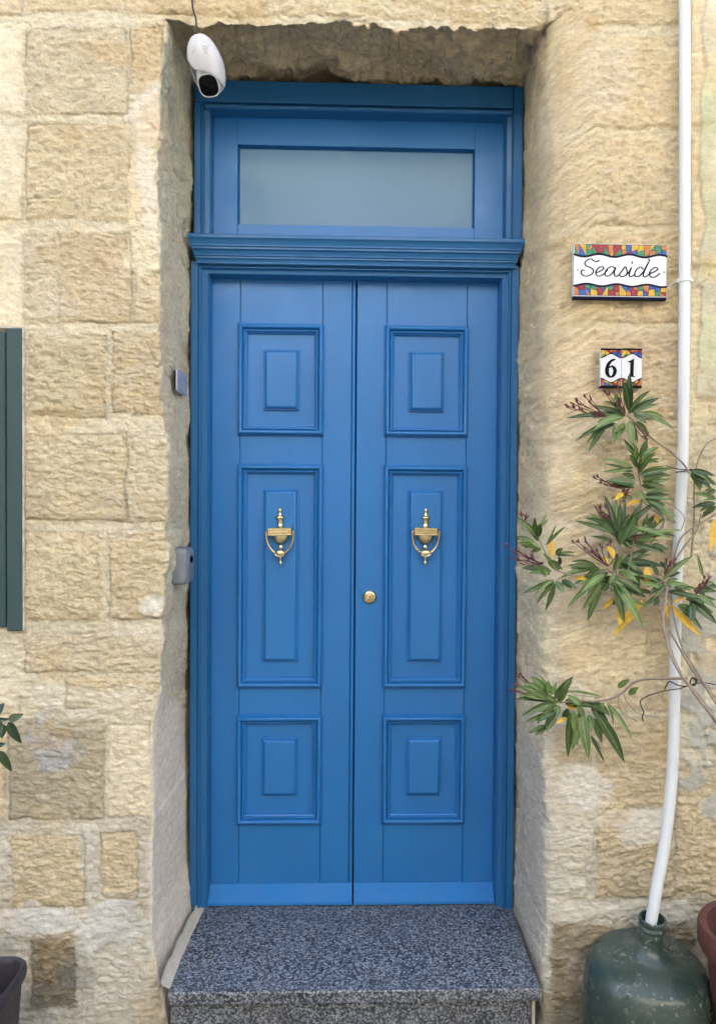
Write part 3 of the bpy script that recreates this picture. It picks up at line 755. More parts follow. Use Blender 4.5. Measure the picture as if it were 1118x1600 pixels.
# lock
p = at(577, 933, 0)
lk = MB(); mt = Matrix.Translation((p.x, 0, p.z)) @ Matrix.Rotation(math.pi/2, 4, 'X')
lk.lathe([(.0235, 0), (.0235, .003), (.0215, .007), (.017, .0095), (.0135, .0100), (.0130, .0085), (.0125, .0080)], 36, mt)
lo = lk.build('lock_cylinder', BRASS, door, 35)
lk = MB(); lk.lathe([(.0125, .0078), (.0105, .0105), (.009, .0110), (0, .0112)], 24, mt)
pl = lk.build('lock_plug', BRASS, lo)
lk = MB(); lk.bbox(p.x-.0008, p.x+.0012, -.0122, -.011, p.z-.006, p.z+.005, .0002)
lk.bbox(p.x-.0045, p.x+.0045, -.0118, -.0112, p.z+.002, p.z+.0035, .0002); lk.build('keyhole', BLACK, lo)

# ------------------------------------------------------------------ window shutter at the left edge
sh = empty('window_shutter', at(-40, 988, -.41), 'weathered grey green wooden shutter at the left edge of the wall', 'shutter')
mb = MB(); YSH = -.412
x1s = X(33, YSH, 700); z0s, z1s = Z(986, YSH, 20), Z(512, YSH, 20)
xg = X(9, YSH, 700)
mb.bbox(xg+.001, x1s, YSH, -.38, z0s, z1s, .003); mb.build('stile', GREEN_PAINT, sh)
for k in range(4):
    mb = MB(); mb.bbox(xg-.105*(k+1), xg-.105*k-.003, YSH+.0025, -.38, z0s+.01, z1s-.01, .003); mb.build('board', GREEN_PAINT, sh)
mb = MB()
mb.box(xg-.44, x1s+.001, YSH+.004, -.37, z1s+.0005, z1s+.004); mb.box(x1s+.0005, x1s+.0045, YSH+.006, -.37, z0s, z1s+.004); mb.build('edge_strip', simple('flaked_white_edge', (.5,.48,.42), .8, var=.4, scale=50), sh)

# ------------------------------------------------------------------ name plaque
def ribbon(mb, pts, wid, y, mi=0):
    pts = [Vector(p) for p in pts]; n = len(pts); L_ = []; Rr = []
    if not hasattr(wid, '__len__'): wid = [wid]*n
    for i, p_ in enumerate(pts):
        t = (pts[min(i+1, n-1)]-pts[max(i-1, 0)]).normalized(); nn_ = Vector((-t.z, 0, t.x))
        L_.append(p_ + nn_*wid[i]/2); Rr.append(p_ - nn_*wid[i]/2)
    vs_ = [(v_.x, y, v_.z) for v_ in L_] + [(v_.x, y, v_.z) for v_ in Rr]
    fs = [(i, i+1, n+i+1, n+i) for i in range(n-1)]
    # end caps: small discs
    mb.add(vs_, fs, mi)
    for e in (0, n-1):
        c_ = pts[e]; m_ = [(c_.x+wid[e]/2*math.cos(a*math.pi/4), y-.00003, c_.z+wid[e]/2*math.sin(a*math.pi/4)) for a in range(8)]
        mb.add(m_, [tuple(range(8))], mi)
def mosaic(mb, x0, x1, zf, wave, n, seed, flip, y):
    """colour chips between a straight edge z=zf and the wave; each chip a little inset so the dark glaze shows between"""
    r_ = random.Random(seed); xs = [x0 + (x1-x0)*i/n for i in range(n+1)]
    w = (x1-x0)/n
    jt_ = [xs[0]] + [x_ + r_.uniform(-.25, .25)*w for x_ in xs[1:-1]] + [xs[-1]]
    jb = [xs[0]] + [x_ + r_.uniform(-.35, .35)*w for x_ in xs[1:-1]] + [xs[-1]]
    last = -1
    def chip(poly):
        nonlocal last
        c_ = (sum(p_[0] for p_ in poly)/len(poly), sum(p_[1] for p_ in poly)/len(poly))
        k = r_.choice([q_ for q_ in range(5) if q_ != last]); last = k
        pp = []
        for a_, b_ in poly:
            dx, dz = c_[0]-a_, c_[1]-b_; d_ = math.hypot(dx, dz) + 1e-9; s_ = min(.0010, d_*.4)
            pp.append((a_+dx/d_*s_, y, b_+dz/d_*s_))
        ar = sum(pp[i][0]*pp[(i+1) % len(pp)][2]-pp[(i+1) % len(pp)][0]*pp[i][2] for i in range(len(pp)))
        if ar < 0: pp.reverse()
        mb.add(pp, [tuple(range(len(pp)))], k)
    for i in range(n):
        tl, tr = (jt_[i], zf), (jt_[i+1], zf); bl, br = (jb[i], wave(jb[i])), (jb[i+1], wave(jb[i+1]))
        t1, t2 = r_.uniform(.3, .7), r_.uniform(.3, .7)
        ml = (tl[0]+(bl[0]-tl[0])*t1, tl[1]+(bl[1]-tl[1])*t1); mr = (tr[0]+(br[0]-tr[0])*t2, tr[1]+(br[1]-tr[1])*t2)
        q_ = r_.random()
        if q_ < .35: chip([tl, tr, mr, ml]); chip([ml, mr, br, bl])
        elif q_ < .6: chip([tl, tr, br]); chip([tl, br, bl])
        elif q_ < .8: chip([tl, tr, ml]); chip([tr, mr, ml]); chip([ml, mr, br, bl])
        else: chip([tl, tr, mr, bl]); chip([mr, br, bl])
YP = WALL_Y - .022
p0 = at(896.5, 380, YP); p1 = at(1040.5, 466.5, YP)
PW, PH = p1.x-p0.x, p0.z-p1.z
def plate(root, W, H_, ox, oz, th_=.010):
    mb = MB()
    r_ = .003
    mb.bbox(ox, ox+W, YP, YP+th_, oz, oz+H_, .0015); return mb
pq = empty('name_plaque', (p0.x+PW/2, WALL_Y, p1.z), 'white ceramic name plaque reading Seaside with mosaic bands', 'sign')
plate(pq, PW, PH, p0.x, p1.z, .016).build('tile', GLAZE, pq)
ux = lambda zx: p0.x + (zx-108)/(1000-108)*PW
uz = lambda zy: p1.z + (600-zy)/(600-55)*PH
wt = lambda X_: uz(172 + 14*math.sin(((X_-p0.x)/PW)*2*math.pi*3.05 - .15 + math.pi*.1 - .6))
wb = lambda X_: uz(472 - 12*math.cos(((X_-p0.x)/PW)*2*math.pi*3.05 - 2.0 - .6))
e_ = .0012
for (zf, wf) in ((uz(60), wt), (uz(580), wb)):
    mb = MB()
    nseg = 60; vs_ = []
    for i in range(nseg+1):
        X_ = p0.x+e_+(PW-2*e_)*i/nseg; vs_ += [(X_, YP-.0002, zf), (X_, YP-.0002, wf(X_))]
    mb.add(vs_, [(2*i, 2*i+1, 2*i+3, 2*i+2) for i in range(nseg)])
    mb.build('band_ground', INK, pq)
mb = MB(); mosaic(mb, p0.x+e_, p0.x+PW-e_, uz(62), wt, 16, 3, False, YP-.0004); mb.build('mosaic_band', MOS, pq)
mb = MB(); mosaic(mb, p0.x+e_, p0.x+PW-e_, uz(578), wb, 16, 8, True, YP-.0004)
mb.build('mosaic_band', MOS, pq)
for wf in (wt, wb):
    mb = MB(); ribbon(mb, [(p0.x+.0008+(PW-.0016)*i/60, 0, wf(p0.x+PW*i/60)) for i in range(61)], .0056, YP-.0006); mb.build('wave_line', INK, pq)
mb = MB(); mb.bbox(p0.x-.0005, p0.x+PW+.0003, YP-.0003, YP+.016, p1.z-.0035, uz(584), .001)
mb.build('bottom_edge', INK, pq)
S_ = [
 [(348,220),(325,238),(300,228),(270,210),(240,218),(213,248),(222,278),(262,294),(292,318),(290,350),(262,374),(225,384),(190,372),(177,346),(188,324),(212,326)],
 [(318,350),(355,334),(393,306),(380,286),(350,294),(324,325),(318,355),(335,380),(368,378),(402,352),(428,322)],
 [(500,300),(472,284),(432,304),(406,346),(414,378),(446,376),(482,342),(508,292),(495,340),(500,374),(520,380),(548,355),(575,315),(600,284),(613,312),(618,345),(600,372),(565,384),(548,372)],
 [(610,365),(636,336),(660,288),(644,335),(638,370),(655,382),(690,360)],
 [(668,232),(662,250)],
 [(772,302),(745,284),(710,308),(692,350),(702,380),(738,372),(776,328),(808,262),(832,212),(816,204)],
 [(828,222),(788,318),(773,362),(788,384),(818,364),(842,338)],
 [(838,350),(876,332),(910,306),(898,286),(868,294),(840,326),(833,356),(850,382),(884,382),(912,364),(932,346)],
]
mb = MB()
for si, st_ in enumerate(S_):
    pts = catmull([(ux(a_), 0, uz(b_)) for a_, b_ in st_], 7)
    n_ = len(pts)
    ws = []
    for i in range(n_):
        t = pts[min(i+1, n_-1)]-pts[max(i-1, 0)]; ws.append(.0026 + .0014*abs(t.normalized().z))
    ribbon(mb, pts, ws if si != 4 else .0036, YP-.0006 - .00004*si)
mb.build('lettering', INK, pq)
for cx_, cz_ in ((ux(145), uz(320)), (ux(975), uz(328))):
    mb = MB(); mb.lathe([(.0034, 0), (.0032, .001), (.0018, .0016), (0, .0016)], 16, Matrix.Translation((cx_, YP, cz_)) @ Matrix.Rotation(math.pi/2, 4, 'X')); mb.build('screw', SCREW, pq)

# ------------------------------------------------------------------ house number tiles
def num_tile(pxa, pxb, digit, label):
    a = at(pxa, 543.8, YP); b_ = at(pxb, 605.5, YP); W = b_.x-a.x; H_ = a.z-b_.z
    root = empty('number_tile', ((a.x+b_.x)/2, WALL_Y, b_.z), label, 'number tile', 'house number tiles under the plaque')
    plate(root, W, H_, a.x, b_.z, .012).build('tile', GLAZE, root)
    U_ = lambda u_: a.x + u_*W; V_ = lambda v_: a.z - v_*H_
    wT = lambda X_: V_(.235 - .085*math.cos(((X_-a.x)/W - .5)*2*math.pi)) if True else 0
    wB = lambda X_: V_(.785 + .075*math.cos(((X_-a.x)/W - .5)*2*math.pi))
    wT = lambda X_: V_(.190 - .052*math.cos(((X_-a.x)/W - .5)*2*math.pi)); wB = lambda X_: V_(.820 + .052*math.cos(((X_-a.x)/W - .5)*2*math.pi))
    for zf, wf in ((V_(.02), wT), (V_(.98), wB)):
        mb = MB(); vs_ = []
        for i in range(31):
            X_ = U_(.015+.97*i/30); vs_ += [(X_, YP-.0002, zf), (X_, YP-.0002, wf(X_))]
        mb.add(vs_, [(2*i, 2*i+1, 2*i+3, 2*i+2) for i in range(30)])
        mb.build('band_ground', BLACK_INK, root)
    mb = MB(); mosaic(mb, U_(.02), U_(.98), V_(.045), wT, 5, 5, False, YP-.0004); mb.build('mosaic_band', MOS, root)
    mb = MB(); mosaic(mb, U_(.02), U_(.98), V_(.955), wB, 5, 12, True, YP-.0004)
    mb.build('mosaic_band', MOS, root)
    for wf in (wT, wB): mb = MB(); ribbon(mb, [(U_(.01+.98*i/30), 0, wf(U_(i/30))) for i in range(31)], .0027, YP-.0006); mb.build('wave_line', BLACK_INK, root)
    mb = MB(); mb.bbox(U_(.0)+.0002, U_(1)-.0002, YP-.0004, YP+.004, V_(.035), V_(.002), .0004); mb.build('edge_line', BLACK_INK, root); mb = MB(); mb.bbox(U_(0)-.0002, U_(1)+.0002, YP-.0004, YP+.012, V_(1.01), V_(.965), .0004)
    mb.build('edge_line', BLACK_INK, root)
    mb = MB(); k = W/362
    if digit == '6':
        D_ = [(452,350,18),(425,352,38),(380,378,44),(338,430,56),(313,510,66),(316,590,66),(345,642,48),(382,656,32),(425,628,52),(450,560,62),(434,500,56),(395,470,34),(350,492,20)]
        pts = catmull([(a.x+(x_-200)*k, 0, a.z-(y_-150)/695*H_) for x_, y_, w_ in D_], 6)
        wi = catmull([(w_*k, 0, 0) for x_, y_, w_ in D_], 6); ribbon(mb, pts, [w_.x for w_ in wi], YP-.0006)
    else:
        q_ = lambda x_, y_, dy=0: (a.x+(x_-575)*W/345, YP-.0006-dy, a.z-(y_-150)/695*H_)
        mb.add([q_(716,640), q_(776,640), q_(782,332), q_(716,380)], [(0,1,2,3)])
        mb.add([q_(716,404,.0001), q_(716,372,.0001), q_(670,384,.0001), q_(676,400,.0001)], [(0,1,2,3)]); mb.add([q_(716,385,.0002), q_(782,332,.0002), q_(690,380,.0002)], [(0,1,2)])
        mb.add([q_(668,658,.0001), q_(810,658,.0001), q_(790,638,.0001), q_(690,638,.0001)], [(0,1,2,3)])
    mb.build('digit', BLACK_INK, root)
num_tile(938, 970, '6', 'left number tile, white with mosaic edges, showing the numeral 6')
num_tile(971.3, 1002, '1', 'right number tile, white with mosaic edges, showing the numeral 1, partly behind a leaf')

# ------------------------------------------------------------------ water pipe
YPI = WALL_Y - .034
pp = [(1067,-600),(1068,-200),(1069,0),(1069.5,200),(1069,430),(1067.5,600),(1066,720),(1061,820),(1057,900),(1054.5,1000),(1053,1100),(1051,1180),(1046,1250),(1036,1330),(1025,1390),(1016,1445)]
pts = []
for i, (a_, b_) in enumerate(pp):
    dy = 0 if b_ < 1000 else -.12*((b_-1000)/445.0)**1.2
    pts.append(at(a_, b_, YPI+dy))
JN = pts[-1].copy()
pts.append(JN + (pts[-1]-pts[-2]).normalized()*.015)
pts = catmull(pts, 6)
pipe = empty('water_pipe', pts[0], 'long white plastic drain pipe running down the wall into the green jug', 'pipe')
mb = MB(); mb.tube(pts, .0152, 20); mb.build('tube', WHITE_PVC, pipe, 50)
mb = MB(); cpos = at(1069, 438, YPI)
mb.lathe([(.0155, -.006), (.0185, -.005), (.0185, .005), (.0155, .006)], 24, Matrix.Translation(cpos))
mb.bbox(cpos.x+.012, cpos.x+.024, cpos.y-.004, cpos.y+.03, cpos.z-.004, cpos.z+.004, .001)
mb.tube(catmull([cpos+Vector((-.016, -.004, 0)), cpos+Vector((-.026, .004, -.004)), cpos+Vector((-.034, .020, -.012))], 4), .0018, 6)
mb.build('pipe_clip', WHITE_PVC, pipe, 40)

# ------------------------------------------------------------------ green jug
def smoothprof(P_, n=5):
    q_ = catmull([(a_, 0, b_) for a_, b_ in P_], n); return [(max(0, v_.x), v_.z) for v_ in q_]
jugroot = empty('water_jug', (JN.x, JN.y, -.215), 'dusty dark green jug catching the end of the white pipe', 'jug')
tilt = Matrix.Rotation(R_(1), 4, 'Y') @ Matrix.Rotation(R_(6), 4, 'X')
neckT = at(1019, 1434, JN.y)
mt = Matrix.Translation(neckT) @ tilt
body = smoothprof([(.030, -.040), (.031, -.060), (.036, -.078), (.060, -.098), (.100, -.110), (.140, -.130), (.161, -.172), (.166, -.235), (.166, -.33), (.160, -.42), (.14, -.455), (0, -.46)], 5)
mb = MB(); mb.lathe(body, 72, mt)
jb_ = mb.build('body', JUG, jugroot, 60, loc=neckT)
mb = MB()
mb.lathe([(.0285, -.05), (.0285, -.004), (.0295, -.001), (.032, 0), (.034, -.001), (.0355, -.004), (.0350, -.009), (.0325, -.012), (.0320, -.018), (.0345, -.021), (.0350, -.026), (.0325, -.029), (.0320, -.036), (.0335, -.040), (.0335, -.046), (.030, -.050)], 40, mt)
mb.build('neck_ring', JUG, jugroot, 35, loc=neckT)

# ------------------------------------------------------------------ terracotta pot, dark planter
tc = at(1196, 1452, -.66)
tp = empty('terracotta_pot', (tc.x, tc.y, -.215), 'worn terracotta pot with rolled rim at the right edge beside the jug', 'pot')
zr_ = tc.z+.215; r0 = .148
mb = MB(); mb.lathe([(0, 0), (r0*.62, 0), (r0*.66, .006), (r0*.92, zr_-.075), (r0*.94, zr_-.068), (r0*1.04, zr_-.064), (r0*1.07, zr_-.055), (r0*1.07, zr_-.012), (r0*1.04, zr_-.002), (r0*.99, zr_), (r0*.93, zr_-.006), (r0*.90, zr_-.03), (r0*.88, zr_-.08)], 64, Matrix.Translation((tc.x, tc.y, -.215)))
mb.build('pot_wall', TERRA, tp, 35)
mb = MB(); mb.lathe([(0, 0), (r0*.5, .004), (r0*.89, 0)], 32, Matrix.Translation((tc.x, tc.y, tc.z-.06))); mb.build('soil', SOIL, tp)
pc = at(-70, 1530, -.72)
pr_root = empty('dark_planter', (pc.x, pc.y, -.215), 'dark plastic planter with a thick rounded rim at the bottom left corner', 'planter')
def rrect(hx, hy, r_, n=8):
    o = []
    for cx_, cy_, a0 in ((hx-r_, hy-r_, 0), (-hx+r_, hy-r_, 90), (-hx+r_, -hy+r_, 180), (hx-r_, -hy+r_, 270)):
        for k in range(n+1):
            a = R_(a0+90*k/n); o.append((cx_+r_*math.cos(a), cy_+r_*math.sin(a)))
    return o
zP = at(20, 1520, -.72).z
def loft(mb, levels, cx_, cy_):
    n_ = None
    vs_ = []
    for (hx, hy, r_, z_) in levels:
        o = rrect(hx, hy, r_); n_ = len(o); vs_ += [(cx_+a_, cy_+b_, z_) for a_, b_ in o]
    fs = []
    for i in range(len(levels)-1):
        for k in range(n_): fs.append((i*n_+k, i*n_+(k+1) % n_, (i+1)*n_+(k+1) % n_, (i+1)*n_+k))
    fs.append(tuple(range((len(levels)-1)*n_, len(levels)*n_)))
    mb.add(vs_, fs)
hx = X(52, -.62, 1505)-pc.x; hy = .11; zz0 = Z(1495, -.62, 20)
mb = MB(); loft(mb, [(hx*.78, hy*.7, .04, -.215), (hx*.93, hy*.88, .05, zz0-.045), (hx*.97, hy*.93, .05, zz0-.034), (hx*.995, hy*.985, .055, zz0-.026), (hx, hy, .055, zz0-.014), (hx*.985, hy*.97, .052, zz0-.004), (hx*.955, hy*.92, .05, zz0), (hx*.92, hy*.86, .045, zz0-.004), (hx*.90, hy*.82, .04, zz0-.016), (hx*.88, hy*.80, .04, zz0-.09)], pc.x, pc.y)
mb.build('planter_wall', DARK_PLASTIC, pr_root, 40)
mb = MB(); loft(mb, [(hx*.885, hy*.805, .04, zz0-.086), (hx*.5, hy*.4, .03, zz0-.080)], pc.x, pc.y); mb.build('soil', SOIL, pr_root)

# ------------------------------------------------------------------ leaves
class LeafMesh(MB):
    def __init__(s): super().__init__(); s.tone = []
    def leaf(s, b, t, w, sag, tone, nrm=None, mi=(0, 1), side=0.0, n=9, broad=.5):
        b, t = Vector(b), Vector(t); L_ = (t-b).length; d = (t-b).normalized()
        view = Vector((0, -1, .25)) if nrm is None else nrm
        sdv = d.cross(view).normalized(); up = sdv.cross(d).normalized()
        vs_ = []; bs = len(s.v)
        for i in range(n+1):
            q_ = i/n
            c_ = b + (t-b)*q_ + Vector((0, 0, 1))*sag*L_*4*q_*(1-q_) + sdv*side*L_*4*q_*(1-q_) + up*0.04*L_*math.sin(q_*3.1)
            ww = w*.5*(math.sin(math.pi*min(1, q_**(.75 if broad < .6 else .6)))**.8)*(1.0) + .0004
            if q_ > .98: ww = .0002
            f_ = .22*ww
            for a_, hgt in ((-1, f_*1.0), (-.12, .0), (0, -.0003), (.12, .0), (1, f_*1.0)):
                vs_.append(c_ + sdv*a_*ww + up*hgt)
        fs = []; ms = []
        for i in range(n):
            for k in range(4):
                a_ = i*5+k; fs.append((a_, a_+1, a_+6, a_+5)); ms.append(mi[1] if k in (1, 2) else mi[0])
        s.v += [tuple(p_) for p_ in vs_]; s.f += [tuple(j+bs for j in f_) for f_ in fs]; s.m += ms; s.tone += [tone]*len(vs_)
    def build(s, *a, **k):
        o = super().build(*a, **k)
        at_ = o.data.attributes.new('leaf_tone', 'FLOAT', 'POINT'); at_.data.foreach_set('value', s.tone); return o
YL = WALL_Y - .09
Z4 = lambda a, b: (780+a/3.308, 640+b/3.308)
Z5 = lambda a, b: (780+a/3.308, 980+b/3.308)
ole = empty('oleander_plant', (tc.x, tc.y, tc.z-.06), 'leggy oleander with dark red buds and yellowing leaves tied to the white pipe', 'plant')
lm = LeafMesh(); ly = LeafMesh()
L4 = [ # cluster on top
(650,30,340,45,32),(640,40,480,110,38),(600,70,420,130,30),(545,88,460,220,30),(590,80,590,180,28),(645,70,600,160,28),(665,60,685,190,40),(700,65,770,140,38),
(720,20,905,105,26),(690,15,800,50,32),(650,20,540,-45,34),(680,10,800,-75,30),(690,12,830,-62,24),(668,10,672,-190,42),(620,0,590,-85,40),(665,20,820,-60,28),(650,25,480,-20,30),
# upright shoot
(715,260,640,150,26),(700,250,690,165,26),(722,250,762,150,34),(735,240,825,195,22),(745,275,830,255,20),(690,300,520,255,24),(690,320,540,280,22),(720,340,895,305,26),
(740,370,890,340,28),(738,372,880,362,30),(730,392,855,398,26),(700,380,545,368,44),(700,402,560,395,36),(750,420,880,415,26),(750,440,885,440,24),(718,420,752,472,32),
(700,355,630,330,24),(700,270,705,185,28),(730,310,800,215,26),(715,300,670,230,24),(735,350,860,330,22),(720,330,760,230,28),(690,455,570,460,30),(740,455,900,470,24),(760,470,920,560,22),(745,460,860,500,24),(790,500,915,590,24),
# second shoot
(610,680,540,440,36),(615,660,622,480,32),(628,650,650,470,26),(640,640,830,462,26),(605,650,500,520,28),(600,660,460,535,30),(600,640,390,575,30),(640,670,770,600,28),
(650,660,880,640,26),(590,690,470,655,26),(700,610,885,665,26),(740,640,765,540,30),(750,650,855,560,26),(760,660,945,625,24),(700,705,860,745,28),(780,700,855,750,30),(640,690,730,600,26),(620,700,700,560,28),(640,700,790,680,24),
(740,620,800,545,26),(720,660,640,700,28),(680,720,600,660,24),(700,640,690,545,26),(560,600,460,560,24),(650,600,740,520,24),
# middle rosette
(560,830,345,1030,34),(545,850,420,948,34),(530,870,455,1095,46),(520,822,310,872,34),(500,812,350,806,30),(590,880,740,1125,56),(600,870,745,955,36),(600,850,575,915,40),
(620,800,800,720,30),(620,790,830,802,28),(640,820,855,812,28),(650,850,790,890,30),(560,900,490,952,32),(640,900,720,965,32),(680,940,795,950,26),(600,960,760,1020,28),
(690,850,725,932,32),(640,940,580,1012,30),(600,820,700,760,30),(590,830,640,740,28),(610,850,760,860,30),(560,840,440,930,32),(580,860,500,930,34),(620,830,720,900,32),(570,930,690,990,28),(550,880,400,900,28),(640,780,780,750,26),(660,790,730,840,28),(520,830,420,880,28),(600,890,660,960,30),
# left branch
(195,660,95,555,28),(190,655,125,575,26),(188,662,182,558,28),(200,660,205,588,26),(205,605,240,540,14),(180,682,82,652,22),(190,700,95,688,22),(205,716,110,702,26),(240,702,340,604,16),
(290,752,330,716,24),(290,752,392,740,14),(312,800,300,760,26),(270,838,112,820,40),(262,852,150,848,28),(280,880,120,950,28),(282,890,205,930,28),(286,900,236,1040,26),(292,890,330,946,40),
(322,880,402,926,28),(272,800,225,745,20),(200,680,150,610,26),(215,720,160,740,24),(250,780,325,830,30),(240,870,170,800,26),
# right cluster
(840,880,1000,755,30),(820,860,765,775,24),(870,862,935,842,26),(862,900,962,900,24),(900,920,1012,922,28),(872,942,1002,962,28),(832,962,740,1022,26),(920,1012,1050,1142,30),
(980,992,1125,1112,44),(990,1000,985,1098,36),(960,982,1118,984,34),(1000,932,1125,942,34),(1052,862,1022,750,18),(862,832,850,782,20),(830,880,760,920,24),(850,900,770,960,28),(870,860,860,800,20),(1010,960,1125,1030,36),(1040,900,1125,925,28),(940,960,1060,1010,28),(830,920,740,900,24),(830,900,720,860,24),
# by the cable tie
(990,322,1120,392,40),(985,332,1100,422,36),(992,312,1112,342,28),(1118,470,990,430,20),(1118,482,990,510,26),(1118,460,1010,440,18),(1118,420,1060,440,22),(1120,500,1040,560,24),
]
Y4 = [(560,705,592,772,34),(762,812,755,912,46),(390,862,456,882,26),(742,982,588,1176,40),(622,1022,620,1112,42),(848,1002,872,1072,24),(928,942,972,962,26),(265,762,266,662,34),(600,968,528,1036,24),(1120,560,1088,740,38),
      (880,1010,1042,1172,38),(640,430,590,470,26),(805,540,815,590,26),(900,1000,960,960,18),(550,760,560,800,22),(740,480,650,500,20)]
L5 = [(250,370,90,312,42),(262,382,78,374,30),(282,392,115,462,38),(272,452,130,495,30),(242,510,145,550,26),(292,422,238,546,42),(252,352,165,256,36),(242,342,125,285,26),(246,352,252,274,24),(270,352,292,284,24),
(282,372,382,254,40),(302,392,320,300,28),(302,402,302,462,30),(362,442,352,676,42),(382,432,402,572,36),(420,430,462,686,52),(470,402,568,522,54),(500,442,645,702,54),(482,472,530,600,40),(462,452,472,542,36),(472,560,545,700,16),
(555,392,685,580,22),(350,332,530,362,14),(510,432,540,386,24),(300,390,180,350,34),(290,400,200,440,34),(340,400,420,390,40),(350,420,330,480,34),(400,410,440,480,40),(610,312,672,270,30),(665,346,720,312,26),(380,400,520,420,36),(420,400,350,350,34),(290,430,190,500,32)]
Y5 = [(352,412,402,412,24),(345,470,290,500,20)]
def put(lst, tr, mesh, yl):
    for i, (a_, b_, c_, d_, w_) in enumerate(lst):
        r0_ = rnd.uniform(-.02, .02); rt_ = rnd.uniform(-.05, .03)
        if tr is Z5: off = -.005
        else: off = 0
        y0_ = YL + off + r0_; y1_ = YL + off + r0_ + rt_
        if a_ < 300 and tr is Z5: y1_ = YL-.02
        B_ = at(*tr(a_, b_), y0_); T_ = at(*tr(c_, d_), y1_)
        hor = abs((T_-B_).normalized().x)
        wm = w_/3.308/595*1.0
        tone = rnd.random()**1.3
        nv_ = Vector((rnd.uniform(-.35, .35), -1, rnd.uniform(.0, .7)))
        mesh.leaf(B_, T_, wm, .05*hor*rnd.uniform(.2, 1.5), tone, nv_, (0, 1), rnd.uniform(-.03, .03))
        if mesh is lm and rnd.random() < .8:
            D_ = T_-B_; an = rnd.choice((-1, 1))*rnd.uniform(.15, .4); l_ = rnd.uniform(.6, .95)
            T2 = B_ + Vector((D_.x*math.cos(an)-D_.z*math.sin(an), D_.y+rnd.uniform(-.02, .03), D_.x*math.sin(an)+D_.z*math.cos(an)))*l_
            mesh.leaf(B_, T2, wm*rnd.uniform(.75, 1), .05*rnd.uniform(-.5, 1.5), rnd.random(), Vector((rnd.uniform(-.5, .5), -1, rnd.uniform(-.2, .7))), (0, 1), rnd.uniform(-.05, .05))
put(L4, Z4, lm, 0); put(L5, Z5, lm, 0); put(Y4, Z4, ly, 0); put(Y5, Z5, ly, 0)
lm.build('foliage', [LEAF, RIB], ole, 60)
yo = ly.build('yellow_leaves', [LEAF_Y, LEAF_Y], ole, 60); yo['label'] = 'yellowed dying leaves'
# stems
mb = MB()
def stem(lst, tr, r0_, r1_, y0_=YL, y1_=YL, n=6):
    P_ = []
    for i, (a_, b_) in enumerate(lst):
        t = i/(len(lst)-1); P_.append(at(*tr(a_, b_), y0_+(y1_-y0_)*t))
    P_ = catmull(P_, 5); m_ = len(P_)
    mb.tube(P_, [r0_+(r1_-r0_)*i/(m_-1) for i in range(m_)], n)
I_ = lambda a, b: (a, b)
stem([(1196,1500),(1185,1320),(1150,1190),(1100,1100),(1062,1052),(1040,990),(1030,940)], I_, .0065, .0035, tc.y, YL-.01, 8)
stem([(1210,1500),(1190,1290),(1140,1160),(1085,1085),(1050,1030),(1036,975),(1040,930),(1045,905)], I_, .0050, .0028, tc.y, YL, 8)
stem([(1185,1500),(1180,1330),(1160,1180),(1100,1070),(1065,1010),(1052,960),(1048,930)], I_, .0045, .0022, tc.y, YL+.02, 8)
stem([(1220,1500),(1200,1250),(1150,1130),(1090,1060),(1045,985)], I_, .0045, .0028, tc.y, YL, 8)
stem([(820,1020),(828,960),(850,900),(800,860),(700,850),(600,850),(560,830)], Z4, .004, .0022)
stem([(560,835),(480,845),(380,858),(300,830),(255,775),(225,715),(190,640)], Z4, .0026, .0012)
stem([(310,870),(290,890),(240,880)], Z4, .0016, .001)
stem([(600,850),(620,760),(622,700),(618,620),(640,500)], Z4, .0028, .0013)
stem([(660,850),(690,700),(700,600),(735,480),(725,380),(712,280),(715,200)], Z4, .0030, .0014)
stem([(760,720),(850,580),(780,510),(735,470)], Z4, .0022, .0016)
stem([(830,960),(900,900),(980,960),(1060,990)], Z4, .003, .0015)
stem([(900,850),(905,760),(940,660),(1030,590),(1125,535)], Z4, .0030, .0022)
stem([(905,780),(960,700),(1020,620),(1040,540)], Z4, .0026, .0018)
stem([(990,760),(1005,560),(1010,330),(1060,190),(1125,145)], Z4, .0028, .0018, YL+.05, YL+.03)
stem([(985,330),(940,270),(880,215),(790,150),(700,70),(660,30)], Z4, .0028, .0018, YL-.02, YL)
stem([(940,620),(955,560),(900,500),(830,475)], Z4, .0014, .001)
stem([(970,265),(880,266),(760,268),(690,290),(640,335),(580,368),(500,384),(420,384),(300,390),(260,375)], Z5, .0045, .0018)
stem([(618,350),(612,395),(640,445),(710,486)], Z5, .0013, .0008); stem([(640,345),(665,395),(715,445),(820,468)], Z5, .0013, .0008)
stem([(350,325),(400,350),(520,364)], Z5, .0012, .001)
stem([(250,370),(160,350),(100,330)], Z5, .0012, .0008)
mb.build('stems', STEM, ole, 60)
# flower stalks and buds
mb = MB()
def buds(base, tips, tr, sw=.0011):
    mb = MB()
    for j, (a_, b_) in enumerate(tips):
        yy = YL - .02 + rnd.uniform(-.015, .015)
        B_ = at(*tr(*base), YL-.015); T_ = at(*tr(a_, b_), yy); mid = (B_+T_)/2 + Vector((rnd.uniform(-.004, .004), 0, rnd.uniform(-.006, .002)))
        mb.tube(catmull([B_, mid, T_], 4), [sw]*8+[sw*.7], 5)
        d = (T_-mid).normalized()
        for q_ in range(3):
            dd = (d + Vector((rnd.uniform(-.7, .7), rnd.uniform(-.4, .4), rnd.uniform(-.2, .8)))).normalized(); l_ = rnd.uniform(.008, .015)
            s0 = T_ - d*rnd.uniform(0, .010)
            mb.tube([s0, s0+dd*l_*.35, s0+dd*l_*.7, s0+dd*l_], [.0008, .0019, .0016, .0003], 6)
    mb.build('flower_cluster', TWIG_RED, ole, 60)
